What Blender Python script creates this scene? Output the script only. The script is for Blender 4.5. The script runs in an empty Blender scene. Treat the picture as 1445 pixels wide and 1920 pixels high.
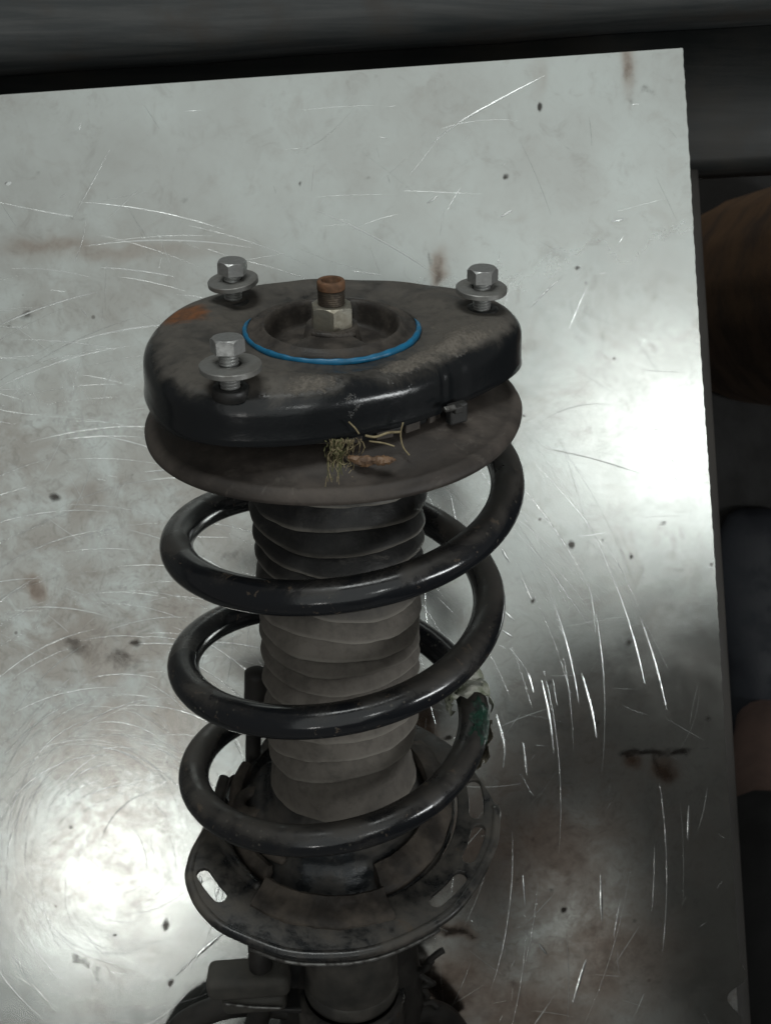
import bpy, bmesh, math, random
import numpy as np
from mathutils import Vector, Matrix
random.seed(7); rng = np.random.default_rng(7)
PI = math.pi
scene = bpy.context.scene
C = scene.collection

# ------------------------------------------------------------------ camera
cam_d = bpy.data.cameras.new('camera'); cam = bpy.data.objects.new('camera', cam_d); C.objects.link(cam)
CAM = Vector((0.02296, -0.0031, 0.7993)); FW = Vector((0, -0.1282, -0.99175)).normalized(); UP = Vector((0, 0.99175, -0.1282)).normalized(); RT = Vector((1, 0, 0))
m3 = Matrix((RT, UP, -FW)).transposed()
cam.matrix_world = Matrix.Translation(CAM) @ m3.to_4x4()
cam_d.sensor_fit = 'VERTICAL'; cam_d.sensor_height = 36.0; cam_d.lens = 36.0 * 2600 / 1920
cam_d.clip_start = 0.01; cam_d.clip_end = 60
cam_d.dof.use_dof = True; cam_d.dof.focus_distance = 0.60; cam_d.dof.aperture_fstop = 26.0
scene.camera = cam
scene.view_settings.view_transform = 'Standard'; scene.view_settings.look = 'None'
scene.view_settings.exposure = 0.0; scene.view_settings.gamma = 1.0
# ------------------------------------------------------------------ light of the workshop
world = bpy.data.worlds.new('World'); scene.world = world; world.use_nodes = True
wb = world.node_tree.nodes['Background']; wb.inputs[0].default_value = (1.0, 0.98, 0.94, 1); wb.inputs[1].default_value = 0.08
def area_lamp(name, loc, target, sx, sy, power, col):
    d = bpy.data.lights.new(name, 'AREA'); d.shape = 'RECTANGLE'; d.size = sx; d.size_y = sy
    d.energy = power; d.color = col
    o = bpy.data.objects.new(name, d); C.objects.link(o); o.location = loc
    o.rotation_euler = (Vector(target) - Vector(loc)).to_track_quat('-Z', 'Y').to_euler()
    return o
area_lamp('ceiling_skylight', (0.0, 0.2, 2.6), (0.0, 0.2, 0), 2.8, 3.6, 17.5, (0.955, 1.0, 0.975))
area_lamp('mount_fill', (-0.3, 3.2, 1.7), (0.0, 0.0, 0.1), 1.6, 1.4, 50.0, (0.96, 1.0, 0.98))  # added fill lamp, brightens the mount top and bolt heads
area_lamp('work_lamp', (-0.582, -1.2164, 2.2), (-0.12, -0.3, 0), 0.12, 0.12, 1.05, (1.0, 0.985, 0.95))
area_lamp('window_lamp', (0.635, -0.228, 2.2), (0.16, -0.1, 0), 0.20, 0.20, 1.2, (0.97, 1.0, 0.98))
area_lamp('door_light', (1.70, -0.40, 1.30), (0.0, -0.1, 0.1), 0.20, 0.8, 12.0, (0.97, 1.0, 1.0))

# ------------------------------------------------------------------ helpers
def px2sheet(px, py, z=0.0):
    """where on the bench sheet (or a plane at height z) a point of the layout drawing lies"""
    d = FW + RT * ((px - 722.5) / 2600) + UP * ((960 - py) / 2600)
    s = (z - CAM.z) / d.z
    return CAM + d * s
TILT = math.radians(22.0); HT = 0.200
SM = Matrix(((1, 0, 0, 0), (0, math.sin(TILT), math.cos(TILT), 0), (0, -math.cos(TILT), math.sin(TILT), HT), (0, 0, 0, 1)))  # strut local (x, y=-front, z axis) -> world
def SW(x, f, z): return SM @ Vector((x, -f, z))

def link(name, me, mat=None, parent=None, smooth=True):
    if isinstance(me, bmesh.types.BMesh):
        b = me; me = bpy.data.meshes.new(name); b.to_mesh(me); b.free()
    o = bpy.data.objects.new(name, me); C.objects.link(o)
    if mat is not None and not me.materials: me.materials.append(mat)
    if parent is not None: o.parent = parent
    if smooth: me.polygons.foreach_set('use_smooth', [True] * len(me.polygons))
    return o
def mesh(verts, faces):
    me = bpy.data.meshes.new('m'); me.from_pydata([tuple(v) for v in verts], [], faces); me.update(); return me
def fixn(me):
    b = bmesh.new(); b.from_mesh(me); bmesh.ops.recalc_face_normals(b, faces=b.faces); b.to_mesh(me); b.free(); return me
def auto_smooth(o, ang=35):
    me = o.data
    b = bmesh.new(); b.from_mesh(me)
    for e in b.edges:
        if len(e.link_faces) == 2 and e.calc_face_angle(0) > math.radians(ang): e.smooth = False
    b.to_mesh(me); b.free()
    me.polygons.foreach_set('use_smooth', [True] * len(me.polygons))
def rows_mesh(rows, closed=True, cap0=False, cap1=False):
    n = len(rows[0]); v = [p for r in rows for p in r]; f = []
    for i in range(len(rows) - 1):
        for j in range(n if closed else n - 1):
            k = (j + 1) % n
            f.append((i * n + j, i * n + k, (i + 1) * n + k, (i + 1) * n + j))
    if cap0: f.append(tuple(range(n))[::-1])
    if cap1: f.append(tuple((len(rows) - 1) * n + j for j in range(n)))
    return fixn(mesh(v, f))
def revolve(prof, n=96, cx=0, cy=0, wob=None, cap0=False, cap1=False):
    rows = []
    for i, (r, z) in enumerate(prof):
        row = []
        for j in range(n):
            a = 2 * PI * j / n
            rr, zz = (r, z) if wob is None else wob(r, z, a)
            row.append((cx + rr * math.cos(a), cy + rr * math.sin(a), zz))
        rows.append(row)
    return rows_mesh(rows, True, cap0, cap1)
def sweep(pts, rad, n=8, caps=True):
    pts = [Vector(p) for p in pts]; N = len(pts)
    if not hasattr(rad, '__len__'): rad = [rad] * N
    T = [(pts[min(i + 1, N - 1)] - pts[max(i - 1, 0)]).normalized() for i in range(N)]
    a = T[0].orthogonal().normalized(); rows = []
    for i in range(N):
        a = (a - T[i] * a.dot(T[i])).normalized(); b = T[i].cross(a)
        rows.append([pts[i] + (a * math.cos(2 * PI * j / n) + b * math.sin(2 * PI * j / n)) * rad[i] for j in range(n)])
    return rows_mesh(rows, True, caps, caps)
def join_meshes(ms):
    b = bmesh.new()
    for m in ms: b.from_mesh(m)
    me = bpy.data.meshes.new('j'); b.to_mesh(me); b.free(); return me
def bez(pts, n=10):
    """Catmull-Rom through points"""
    P = [Vector(p) for p in pts]; P = [P[0] * 2 - P[1]] + P + [P[-1] * 2 - P[-2]]; out = []
    for i in range(1, len(P) - 2):
        for k in range(n):
            t = k / n; p0, p1, p2, p3 = P[i - 1:i + 3]
            out.append(0.5 * ((2 * p1) + (p2 - p0) * t + (2 * p0 - 5 * p1 + 4 * p2 - p3) * t * t + (3 * p1 - p0 - 3 * p2 + p3) * t ** 3))
    out.append(P[-2]); return out
def box(sx, sy, sz, bev=0.0, seg=2, loc=(0, 0, 0), rot=None):
    b = bmesh.new(); bmesh.ops.create_cube(b, size=1)
    bmesh.ops.scale(b, vec=(sx, sy, sz), verts=b.verts)
    if bev: bmesh.ops.bevel(b, geom=list(b.edges), offset=bev, segments=seg, affect='EDGES', profile=0.5)
    if rot is not None: bmesh.ops.transform(b, matrix=rot.to_4x4(), verts=b.verts)
    bmesh.ops.translate(b, vec=loc, verts=b.verts)
    me = bpy.data.meshes.new('b'); b.to_mesh(me); b.free(); return me
def hexprism(r, z0, z1, ch, rot=0, n=6):
    """chamfered hexagon: corners cut by a cone at the top, as on a bolt head"""
    m = 48; rows = []
    def hexr(a): 
        k = (a - rot) % (2 * PI / n) - PI / n
        return r * math.cos(PI / n) / math.cos(k)
    angs = sorted(set([rot + 2 * PI * j / n for j in range(n)] + [2 * PI * j / m for j in range(m)]))
    angs = [rot + 2 * PI * j / (n * 8) for j in range(n * 8)]
    rc = r * math.cos(PI / n) * 0.99
    rows.append([(hexr(a) * math.cos(a), hexr(a) * math.sin(a), z0) for a in angs])
    rows.append([(hexr(a) * math.cos(a), hexr(a) * math.sin(a), z1 - ch * (hexr(a) - rc) / (r - rc)) for a in angs])
    rows.append([(rc * 0.985 * math.cos(a), rc * 0.985 * math.sin(a), z1) for a in angs])
    return rows_mesh(rows, True, True, True)
def tag(o, label, cat=None, group=None, kind=None):
    if label: o['label'] = label
    if cat: o['category'] = cat
    if group: o['group'] = group
    if kind: o['kind'] = kind
    return o
def empty(name, loc=(0, 0, 0)):
    o = bpy.data.objects.new(name, None); C.objects.link(o); o.location = loc; o.empty_display_size = 0.05; return o

# ------------------------------------------------------------------ materials
class NT:
    def __init__(s, name):
        s.m = bpy.data.materials.new(name); s.m.use_nodes = True; s.t = s.m.node_tree; s.n = s.t.nodes; s.l = s.t.links
        s.b = s.n['Principled BSDF']; s.co = s.n.new('ShaderNodeTexCoord').outputs['Object']
    def set(s, **k):
        for a, v in k.items():
            i = s.b.inputs[a.replace('_', ' ')]
            if hasattr(v, 'is_output'): s.l.new(v, i)
            else: i.default_value = v
    def put(s, v, sock):
        if hasattr(v, 'is_output'): s.l.new(v, sock)
        else: sock.default_value = v
    def noise(s, scale, detail=4, rough=0.55, dist=0.0, co=None, stretch=None):
        c = co or s.co
        if stretch:
            mp = s.n.new('ShaderNodeMapping'); mp.inputs['Scale'].default_value = stretch; s.l.new(c, mp.inputs[0]); c = mp.outputs[0]
        n = s.n.new('ShaderNodeTexNoise'); s.l.new(c, n.inputs['Vector'])
        n.inputs['Scale'].default_value = scale; n.inputs['Detail'].default_value = detail; n.inputs['Roughness'].default_value = rough; n.inputs['Distortion'].default_value = dist
        return n.outputs[0]
    def voro(s, scale, feature='F1', co=None, rand=1.0):
        n = s.n.new('ShaderNodeTexVoronoi'); n.feature = feature; s.l.new(co or s.co, n.inputs['Vector']); n.inputs['Scale'].default_value = scale
        n.inputs['Randomness'].default_value = rand
        return n.outputs['Distance']
    def ramp(s, v, a, b, lo=0.0, hi=1.0):
        n = s.n.new('ShaderNodeMapRange'); n.interpolation_type = 'SMOOTHSTEP'; s.l.new(v, n.inputs[0])
        n.inputs[1].default_value = a; n.inputs[2].default_value = b; n.inputs[3].default_value = lo; n.inputs[4].default_value = hi
        return n.outputs[0]
    def math(s, op, a, b=0.0):
        n = s.n.new('ShaderNodeMath'); n.operation = op; s.put(a, n.inputs[0]); s.put(b, n.inputs[1]); return n.outputs[0]
    def mix(s, fac, a, b):
        n = s.n.new('ShaderNodeMix'); n.data_type = 'RGBA'; s.put(fac, n.inputs[0])
        for v, i in ((a, n.inputs[6]), (b, n.inputs[7])):
            if hasattr(v, 'is_output'): s.l.new(v, i)
            else: i.default_value = (*v[:3], 1)
        return n.outputs[2]
    def attr(s, name):
        n = s.n.new('ShaderNodeAttribute'); n.attribute_name = name; return n
    def bump(s, h, strength=0.3, dist=0.001, prev=None):
        n = s.n.new('ShaderNodeBump'); s.l.new(h, n.inputs['Height']); n.inputs['Strength'].default_value = strength; n.inputs['Distance'].default_value = dist
        if prev is not None: s.l.new(prev, n.inputs['Normal'])
        return n.outputs[0]
    def sep(s, axis, co=None):
        n = s.n.new('ShaderNodeSeparateXYZ'); s.l.new(co or s.co, n.inputs[0]); return n.outputs[axis]
    def geo_normal_z(s, axis=2):
        g = s.n.new('ShaderNodeNewGeometry'); v = s.n.new('ShaderNodeVectorTransform'); v.vector_type = 'NORMAL'; v.convert_from = 'WORLD'; v.convert_to = 'OBJECT'
        s.l.new(g.outputs['Normal'], v.inputs[0]); return s.sep(axis, v.outputs[0])

def simple(name, c1, c2, scale, r1, r2, metal=0.0, bump=0.2, bscale=None, bdist=0.0006, spec=0.5, lo=0.35, hi=0.68):
    t = NT(name); f = t.ramp(t.noise(scale, 5, 0.6), lo, hi)
    t.set(Base_Color=t.mix(f, c1, c2), Roughness=t.ramp(f, 0, 1, r1, r2), Metallic=metal, Specular_IOR_Level=spec)
    if bump: t.set(Normal=t.bump(t.noise(bscale or scale * 4, 5, 0.65), bump, bdist))
    return t.m

# bench sheet ------------------------------------------------------
def sheet_material():
    t = NT('worn_sheet_metal')
    a = t.attr('wear_light'); sp = t.n.new('ShaderNodeSeparateColor'); t.l.new(a.outputs['Color'], sp.inputs[0])
    spot, rust, film = sp.outputs[0], sp.outputs[1], sp.outputs[2]  # rust and film also carry a painted warm reflection at lower right
    cloud = t.noise(9, 5, 0.6); cloud2 = t.noise(34, 6, 0.65, 0.4); fine = t.noise(240, 4, 0.6); grain = t.noise(900, 3, 0.6)
    blot = t.ramp(t.noise(60, 6, 0.7, 0.8), 0.52, 0.72)
    smear = t.ramp(t.noise(26, 5, 0.65, 1.5, stretch=(1, 1, 1)), 0.5, 0.75)
    cells = t.ramp(t.noise(95, 6, 0.75, 2.2), 0.50, 0.62)
    base = t.mix(t.ramp(cloud, 0.35, 0.65), (0.60, 0.64, 0.62), (0.52, 0.54, 0.52))
    dirty = t.math('MULTIPLY', film, t.ramp(cloud2, 0.30, 0.62))
    base = t.mix(t.math('MULTIPLY', smear, 0.24), base, (0.34, 0.30, 0.27))
    base = t.mix(t.math('MULTIPLY', dirty, 0.75), base, (0.29, 0.235, 0.195))
    base = t.mix(t.math('MULTIPLY', t.math('MULTIPLY', cells, film), 0.35), base, (0.16, 0.14, 0.12))
    base = t.mix(t.math('MULTIPLY', blot, 0.24), base, (0.25, 0.22, 0.20))
    specks = t.ramp(t.voro(42), 0.035, 0.06, 1, 0)
    speckmask = t.ramp(t.noise(14, 3, 0.6), 0.38, 0.55)
    base = t.mix(t.math('MULTIPLY', t.math('MULTIPLY', specks, speckmask), 0.6), base, (0.10, 0.085, 0.075))
    rw = t.math('ADD', rust, t.math('MULTIPLY', t.math('SUBTRACT', t.noise(110, 5, 0.7), 0.5), 1.0))
    rm = t.math('MULTIPLY', t.ramp(rw, 0.2, 0.9), t.ramp(rust, 0.02, 0.25)); base = t.mix(t.math('MULTIPLY', t.ramp(rust, 0.0, 0.45), 0.6), base, (0.30, 0.215, 0.165))
    base = t.mix(t.math('MULTIPLY', rm, 0.8), base, (0.075, 0.042, 0.024))
    warp = t.math('ADD', spot, t.math('MULTIPLY', t.math('SUBTRACT', t.noise(160, 5, 0.65), 0.5), 0.9))
    sm = t.math('MULTIPLY', t.ramp(warp, 0.28, 0.85), t.ramp(spot, 0.02, 0.2))
    base = t.mix(t.math('MULTIPLY', sm, 0.9), base, (0.034, 0.027, 0.023))
    stain = t.math('MAXIMUM', sm, rm)
    pol = t.attr('polish').outputs['Fac']
    rough = t.math('ADD', t.ramp(cloud2, 0.3, 0.7, 0.34, 0.38), t.math('MULTIPLY', pol, -0.135))
    rough = t.math('ADD', rough, t.math('MULTIPLY', t.math('SUBTRACT', fine, 0.5), 0.025))
    rough = t.math('ADD', rough, t.math('MULTIPLY', stain, 0.06))
    metal = t.math('SUBTRACT', t.math('SUBTRACT', t.math('ADD', 0.90, t.math('MULTIPLY', pol, 0.05)), t.math('MULTIPLY', stain, 0.0)), t.math('MULTIPLY', dirty, 0.06))
    n1 = t.bump(t.noise(120, 4, 0.6), 0.022, 0.0005)
    n3 = t.bump(grain, 0.04, 0.0002, n1)
    gl = t.n.new('ShaderNodeBsdfAnisotropic'); gl.distribution = 'BECKMANN'; df = t.n.new('ShaderNodeBsdfDiffuse'); mx = t.n.new('ShaderNodeMixShader')
    t.l.new(base, gl.inputs['Color']); t.l.new(rough, gl.inputs['Roughness']); t.l.new(n3, gl.inputs['Normal'])
    t.l.new(base, df.inputs['Color']); t.l.new(n3, df.inputs['Normal'])
    t.l.new(metal, mx.inputs[0]); t.l.new(df.outputs[0], mx.inputs[1]); t.l.new(gl.outputs[0], mx.inputs[2])
    t.l.new(mx.outputs[0], t.n['Material Output'].inputs['Surface'])
    return t.m
M_sheet = sheet_material()
M_scratch = simple('bright_scratch_metal', (0.72, 0.74, 0.73), (0.60, 0.62, 0.61), 300, 0.15, 0.26, 1.0, 0.0)
M_edge = simple('cut_steel_edge', (0.45, 0.46, 0.45), (0.22, 0.20, 0.18), 90, 0.35, 0.6, 0.9, 0.2)

# black painted pressed steel with dust and rust
def mount_material():
    t = NT('dusty_black_paint')
    at = t.attr('wear_light'); sp = t.n.new('ShaderNodeSeparateColor'); t.l.new(at.outputs['Color'], sp.inputs[0])
    rust, dust, mud = sp.outputs[0], sp.outputs[1], sp.outputs[2]
    n1 = t.noise(55, 6, 0.65, 0.6); n2 = t.noise(190, 5, 0.7); n3 = t.noise(700, 3, 0.6)
    d = t.math('ADD', t.math('MULTIPLY', dust, 0.9), t.math('MULTIPLY', t.math('SUBTRACT', n1, 0.5), 1.5))
    d = t.math('MULTIPLY', t.ramp(d, 0.15, 0.95), t.ramp(dust, 0.0, 0.3))
    base = t.mix(t.math('MULTIPLY', d, 0.85), (0.011, 0.0125, 0.014), (0.118, 0.106, 0.090))
    base = t.mix(t.math('MULTIPLY', t.math('MULTIPLY', t.ramp(n2, 0.45, 0.7), d), 0.5), base, (0.035, 0.032, 0.029))
    m = t.math('ADD', mud, t.math('MULTIPLY', t.math('SUBTRACT', n2, 0.5), 1.6))
    m = t.math('MULTIPLY', t.ramp(m, 0.35, 0.7), t.ramp(mud, 0.02, 0.25))
    base = t.mix(m, base, t.mix(t.ramp(n3, 0.35, 0.65), (0.10, 0.088, 0.072), (0.16, 0.142, 0.12)))
    r = t.math('ADD', rust, t.math('MULTIPLY', t.math('SUBTRACT', n1, 0.5), 1.4))
    r = t.math('MULTIPLY', t.ramp(r, 0.25, 0.8), t.ramp(rust, 0.02, 0.3))
    base = t.mix(r, base, t.mix(t.ramp(n2, 0.35, 0.65), (0.20, 0.075, 0.025), (0.10, 0.05, 0.025)))
    cov = t.math('MAXIMUM', t.math('MAXIMUM', m, r), d)
    rough = t.ramp(cov, 0.0, 1.0, 0.19, 0.78)
    rough = t.math('ADD', rough, t.math('MULTIPLY', t.math('SUBTRACT', n2, 0.5), 0.16))
    hgt = t.math('ADD', t.math('MULTIPLY', m, 1.0), t.math('MULTIPLY', n2, 0.25))
    nb = t.bump(hgt, 0.5, 0.0009); nb = t.bump(n3, 0.10, 0.0003, nb)
    t.set(Base_Color=base, Roughness=rough, Normal=nb, Specular_IOR_Level=0.5)
    return t.m
M_mount = mount_material()
def spring_material():
    t = NT('spring_black_coating')
    n1 = t.noise(38, 5, 0.65, 0.4); n2 = t.noise(260, 5, 0.7); n3 = t.noise(900, 2, 0.5)
    up = t.geo_normal_z()
    zz = t.sep(2)
    d = t.math('ADD', t.ramp(up, 0.15, 0.9, 0.0, 0.45), t.math('MULTIPLY', t.math('SUBTRACT', n1, 0.5), 1.7))
    d = t.math('ADD', d, t.ramp(zz, -0.19, -0.25, 0.0, 0.30))
    d = t.math('ADD', d, t.ramp(t.sep(0), 0.02, 0.075, 0.0, 0.25))
    d = t.ramp(d, 0.20, 0.95)
    speck = t.math('MULTIPLY', t.ramp(t.voro(240), 0.10, 0.20, 1, 0), t.ramp(t.noise(30, 3), 0.48, 0.60))
    chip = t.ramp(t.noise(150, 4, 0.7, 0.5), 0.64, 0.68)
    base = t.mix(t.math('MULTIPLY', d, 0.85), (0.011, 0.0125, 0.015), (0.070, 0.062, 0.053))
    base = t.mix(t.math('MULTIPLY', speck, 0.5), base, (0.13, 0.12, 0.10)); base = t.mix(t.math('MULTIPLY', chip, 0.6), base, (0.12, 0.092, 0.068))
    rough = t.math('ADD', t.ramp(d, 0, 1, 0.15, 0.62), t.math('MULTIPLY', t.math('SUBTRACT', n2, 0.5), 0.22))
    nb = t.bump(n2, 0.09, 0.0005); nb = t.bump(n3, 0.05, 0.0003, nb)
    t.set(Base_Color=base, Roughness=rough, Normal=nb, Specular_IOR_Level=0.6)
    return t.m
M_spring = spring_material()
def boot_material():
    t = NT('dusty_rubber_boot')
    n1 = t.noise(30, 6, 0.65, 0.5); n2 = t.noise(170, 6, 0.7); zz = t.sep(2)
    n4 = t.noise(22, 5, 0.7, 1.0, stretch=(1, 1, 3))
    d = t.math('ADD', t.ramp(zz, -0.095, -0.150, 0.04, 0.82), t.math('MULTIPLY', t.math('SUBTRACT', n1, 0.5), 1.1))  # upper rings kept darker to set off the painted lip light
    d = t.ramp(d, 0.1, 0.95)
    at = t.attr('wear_light'); lip_light = at.outputs['Fac']
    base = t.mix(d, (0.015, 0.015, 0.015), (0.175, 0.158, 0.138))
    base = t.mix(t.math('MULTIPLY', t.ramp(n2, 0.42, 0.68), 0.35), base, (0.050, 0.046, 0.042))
    base = t.mix(t.math('MULTIPLY', t.math('MULTIPLY', lip_light, t.ramp(n1, 0.28, 0.55)), 0.8), base, (0.30, 0.28, 0.245))  # lit lip edges painted into the colour, over the boot's dust
    base = t.mix(t.math('MULTIPLY', t.ramp(n4, 0.58, 0.72), 0.35), base, (0.20, 0.187, 0.165))
    t.set(Base_Color=base, Roughness=t.ramp(d, 0, 1, 0.5, 0.85), Normal=t.bump(n2, 0.5, 0.0009), Specular_IOR_Level=0.4)
    return t.m
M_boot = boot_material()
def useat_material():
    t = NT('brown_dusty_rubber'); n1 = t.noise(17, 6, 0.65, 0.8); n2 = t.noise(120, 6, 0.7); n3 = t.noise(420, 3, 0.6); n4 = t.noise(60, 5, 0.7, 1.5)
    base = t.mix(t.ramp(n1, 0.34, 0.66), (0.040, 0.034, 0.030), (0.098, 0.082, 0.070))
    base = t.mix(t.math('MULTIPLY', t.ramp(n4, 0.56, 0.70), 0.5), base, (0.13, 0.115, 0.10))
    base = t.mix(t.math('MULTIPLY', t.ramp(n2, 0.50, 0.70), 0.5), base, (0.030, 0.026, 0.023))
    t.set(Base_Color=base, Roughness=t.ramp(n1, 0.3, 0.7, 0.55, 0.8), Normal=t.bump(n3, 0.12, 0.0004, t.bump(n2, 0.3, 0.0007)), Specular_IOR_Level=0.4)
    return t.m
M_useat = useat_material()
M_hub = simple('hub_rubber', (0.030, 0.026, 0.023), (0.085, 0.072, 0.060), 70, 0.5, 0.8, 0, 0.4, 260, 0.0008, 0.4)
M_black = simple('black_plastic', (0.012, 0.013, 0.014), (0.028, 0.027, 0.025), 60, 0.35, 0.6, 0, 0.2, 220)
M_hose = simple('dirty_black_rubber', (0.016, 0.015, 0.014), (0.034, 0.031, 0.027), 60, 0.5, 0.75, 0, 0.3, 220)
M_grommet = simple('grey_dusty_rubber', (0.050, 0.048, 0.042), (0.085, 0.080, 0.070), 70, 0.6, 0.8, 0, 0.3, 260)
M_blue = simple('blue_seal_plastic', (0.014, 0.16, 0.31), (0.014, 0.10, 0.18), 120, 0.35, 0.55, 0, 0.15, 400, lo=0.45, hi=0.75)
M_zinc = simple('zinc_plated_steel', (0.54, 0.55, 0.54), (0.34, 0.34, 0.33), 160, 0.38, 0.58, 0.85, 0.25, 500, 0.0004)
M_washer = simple('dull_zinc_washer', (0.36, 0.36, 0.345), (0.22, 0.215, 0.20), 140, 0.45, 0.65, 0.75, 0.3, 420, 0.0005)
M_nut = simple('nut_steel', (0.46, 0.44, 0.37), (0.30, 0.275, 0.22), 150, 0.36, 0.6, 0.8, 0.3, 420, 0.0005)
M_rust = simple('rusty_rod', (0.20, 0.085, 0.035), (0.085, 0.055, 0.038), 210, 0.6, 0.85, 0.25, 0.5, 520, 0.0006)
M_thread = simple('dirty_thread_steel', (0.12, 0.095, 0.07), (0.055, 0.045, 0.036), 200, 0.45, 0.7, 0.6, 0.3, 500, 0.0004)
M_rodtop = simple('rust_orange', (0.19, 0.095, 0.048), (0.10, 0.058, 0.034), 230, 0.65, 0.9, 0.1, 0.5, 520, 0.0006)
def seat_material():
    t = NT('worn_black_seat_steel')
    n1 = t.noise(40, 6, 0.68, 0.25); n2 = t.noise(180, 5, 0.7); n3 = t.noise(80, 5, 0.7, 0.8)
    d = t.ramp(n1, 0.36, 0.66); w = t.ramp(n3, 0.62, 0.72)
    base = t.mix(t.math('MULTIPLY', d, 0.85), (0.012, 0.0135, 0.015), (0.105, 0.094, 0.080))
    base = t.mix(t.math('MULTIPLY', w, 0.4), base, (0.12, 0.075, 0.04))
    t.set(Base_Color=base, Roughness=t.ramp(d, 0, 1, 0.26, 0.7), Normal=t.bump(n2, 0.3, 0.0007), Specular_IOR_Level=0.55)
    return t.m
M_seat = seat_material()
M_iso = simple('brown_isolator_rubber', (0.034, 0.029, 0.025), (0.105, 0.088, 0.072), 60, 0.6, 0.8, 0, 0.3, 240, 0.0008, 0.35)
M_pan = simple('worn_dark_pan', (0.022, 0.026, 0.030), (0.105, 0.096, 0.085), 46, 0.24, 0.6, 0.25, 0.35, 200, 0.0008)
M_tube = simple('damper_tube_paint', (0.050, 0.049, 0.045), (0.110, 0.102, 0.090), 40, 0.4, 0.6, 0.1, 0.3, 240, 0.0006)
M_bright = simple('worn_bare_edge', (0.26, 0.26, 0.25), (0.07, 0.065, 0.06), 260, 0.35, 0.6, 0.7, 0.3, 500, 0.0003)
M_root = simple('dried_root', (0.30, 0.25, 0.145), (0.17, 0.135, 0.075), 300, 0.7, 0.9, 0, 0.2, 600, 0.0002)
M_moss = simple('olive_root', (0.13, 0.13, 0.055), (0.075, 0.07, 0.03), 300, 0.7, 0.9, 0, 0.2, 600, 0.0002)
M_pod = simple('dry_twig', (0.21, 0.125, 0.07), (0.08, 0.048, 0.03), 260, 0.45, 0.7, 0, 0.5, 500, 0.0006)
M_paint = simple('green_paint_smear', (0.009, 0.060, 0.036), (0.020, 0.030, 0.024), 200, 0.4, 0.6, 0, 0.3, 500, 0.0004)
M_tape = simple('torn_label_film', (0.46, 0.46, 0.40), (0.20, 0.22, 0.15), 130, 0.25, 0.45, 0, 0.5, 300, 0.001)
M_tape2 = simple('brown_torn_film', (0.15, 0.13, 0.09), (0.07, 0.06, 0.04), 180, 0.3, 0.5, 0, 0.5, 300, 0.001)
M_beam = simple('dark_painted_steel', (0.020, 0.022, 0.021), (0.040, 0.037, 0.033), 12, 0.42, 0.6, 0.0, 0.3, 90, 0.001)
def beam_material(name, c1, c2, c3):
    t = NT(name); n = t.noise(1, 6, 0.65, 0.4, stretch=(9, 130, 130)); n2 = t.noise(16, 5, 0.65)
    base = t.mix(t.ramp(n, 0.35, 0.65), c1, c2); base = t.mix(t.math('MULTIPLY', t.ramp(n2, 0.48, 0.68), 0.55), base, c3)
    t.set(Base_Color=base, Roughness=t.ramp(n2, 0.3, 0.7, 0.42, 0.62), Normal=t.bump(n, 0.2, 0.001)); return t.m
M_beam = beam_material('streaked_steel_rail', (0.032, 0.037, 0.038), (0.064, 0.067, 0.066), (0.052, 0.042, 0.033))
M_flange = beam_material('shaded_rail_flange', (0.014, 0.016, 0.016), (0.024, 0.025, 0.024), (0.030, 0.026, 0.020))  # same steel as the rail, its shade put into a darker colour
M_side = simple('dark_side_rail', (0.030, 0.028, 0.025), (0.045, 0.041, 0.036), 20, 0.6, 0.8, 0, 0.2, 90)
M_floor = simple('dark_oily_concrete', (0.005, 0.0048, 0.0045), (0.010, 0.009, 0.008), 6, 0.7, 0.9, 0, 0.3, 60, 0.003)
M_wood = simple('brown_wood', (0.12, 0.070, 0.038), (0.05, 0.031, 0.02), 14, 0.5, 0.7, 0, 0.3, 60, 0.002)
M_skin = simple('skin', (0.13, 0.085, 0.07), (0.10, 0.068, 0.056), 18, 0.5, 0.6, 0, 0.1, 200, 0.0006)
M_shirt = simple('dark_shirt', (0.088, 0.074, 0.066), (0.105, 0.088, 0.078), 30, 0.85, 0.95, 0, 0.3, 300, 0.001)
M_trouser = simple('black_trousers', (0.008, 0.008, 0.008), (0.014, 0.014, 0.014), 30, 0.9, 0.95, 0, 0.3, 300, 0.001)
M_shoe = simple('navy_shoe', (0.008, 0.010, 0.015), (0.013, 0.016, 0.021), 30, 0.6, 0.8, 0, 0.3, 300, 0.001)
M_hair = simple('dark_hair', (0.012, 0.010, 0.009), (0.02, 0.017, 0.014), 60, 0.6, 0.8, 0, 0.4, 300, 0.001)

# ------------------------------------------------------------------ setting: floor
fl = box(8, 8, 0.06, loc=(0, -0.5, -0.83))
tag(link('floor', fl, M_floor, smooth=False), None, kind='structure')

# ------------------------------------------------------------------ workbench
bench = empty('workbench', (0.0, -0.2, -0.80))
tag(bench, 'workbench topped with scratched grey sheet metal under the strut', 'workbench')
BO = Vector((0.0, -0.2, -0.80))
def bench_part(name, me, mat, smooth=True, parent=None):
    o = link(name, me, mat, parent or bench, smooth)
    if parent is None: o.matrix_parent_inverse = Matrix.Translation(-BO)
    return o
corner = px2sheet(1278, 90); e1 = (px2sheet(0, 178) - corner).normalized(); e2 = (px2sheet(1390, 1880) - corner).normalized()
def grid_axis(fine_end, end, step):
    return np.concatenate([np.arange(0, fine_end, step), np.arange(fine_end, end + 1e-6, 0.05)])
S = grid_axis(0.55, 0.90, 0.0016); T = grid_axis(0.78, 0.98, 0.0016)
SS, TT = np.meshgrid(S, T, indexing='ij')
X = corner.x + SS * e1.x + TT * e2.x; Y = corner.y + SS * e1.y + TT * e2.y
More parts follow.
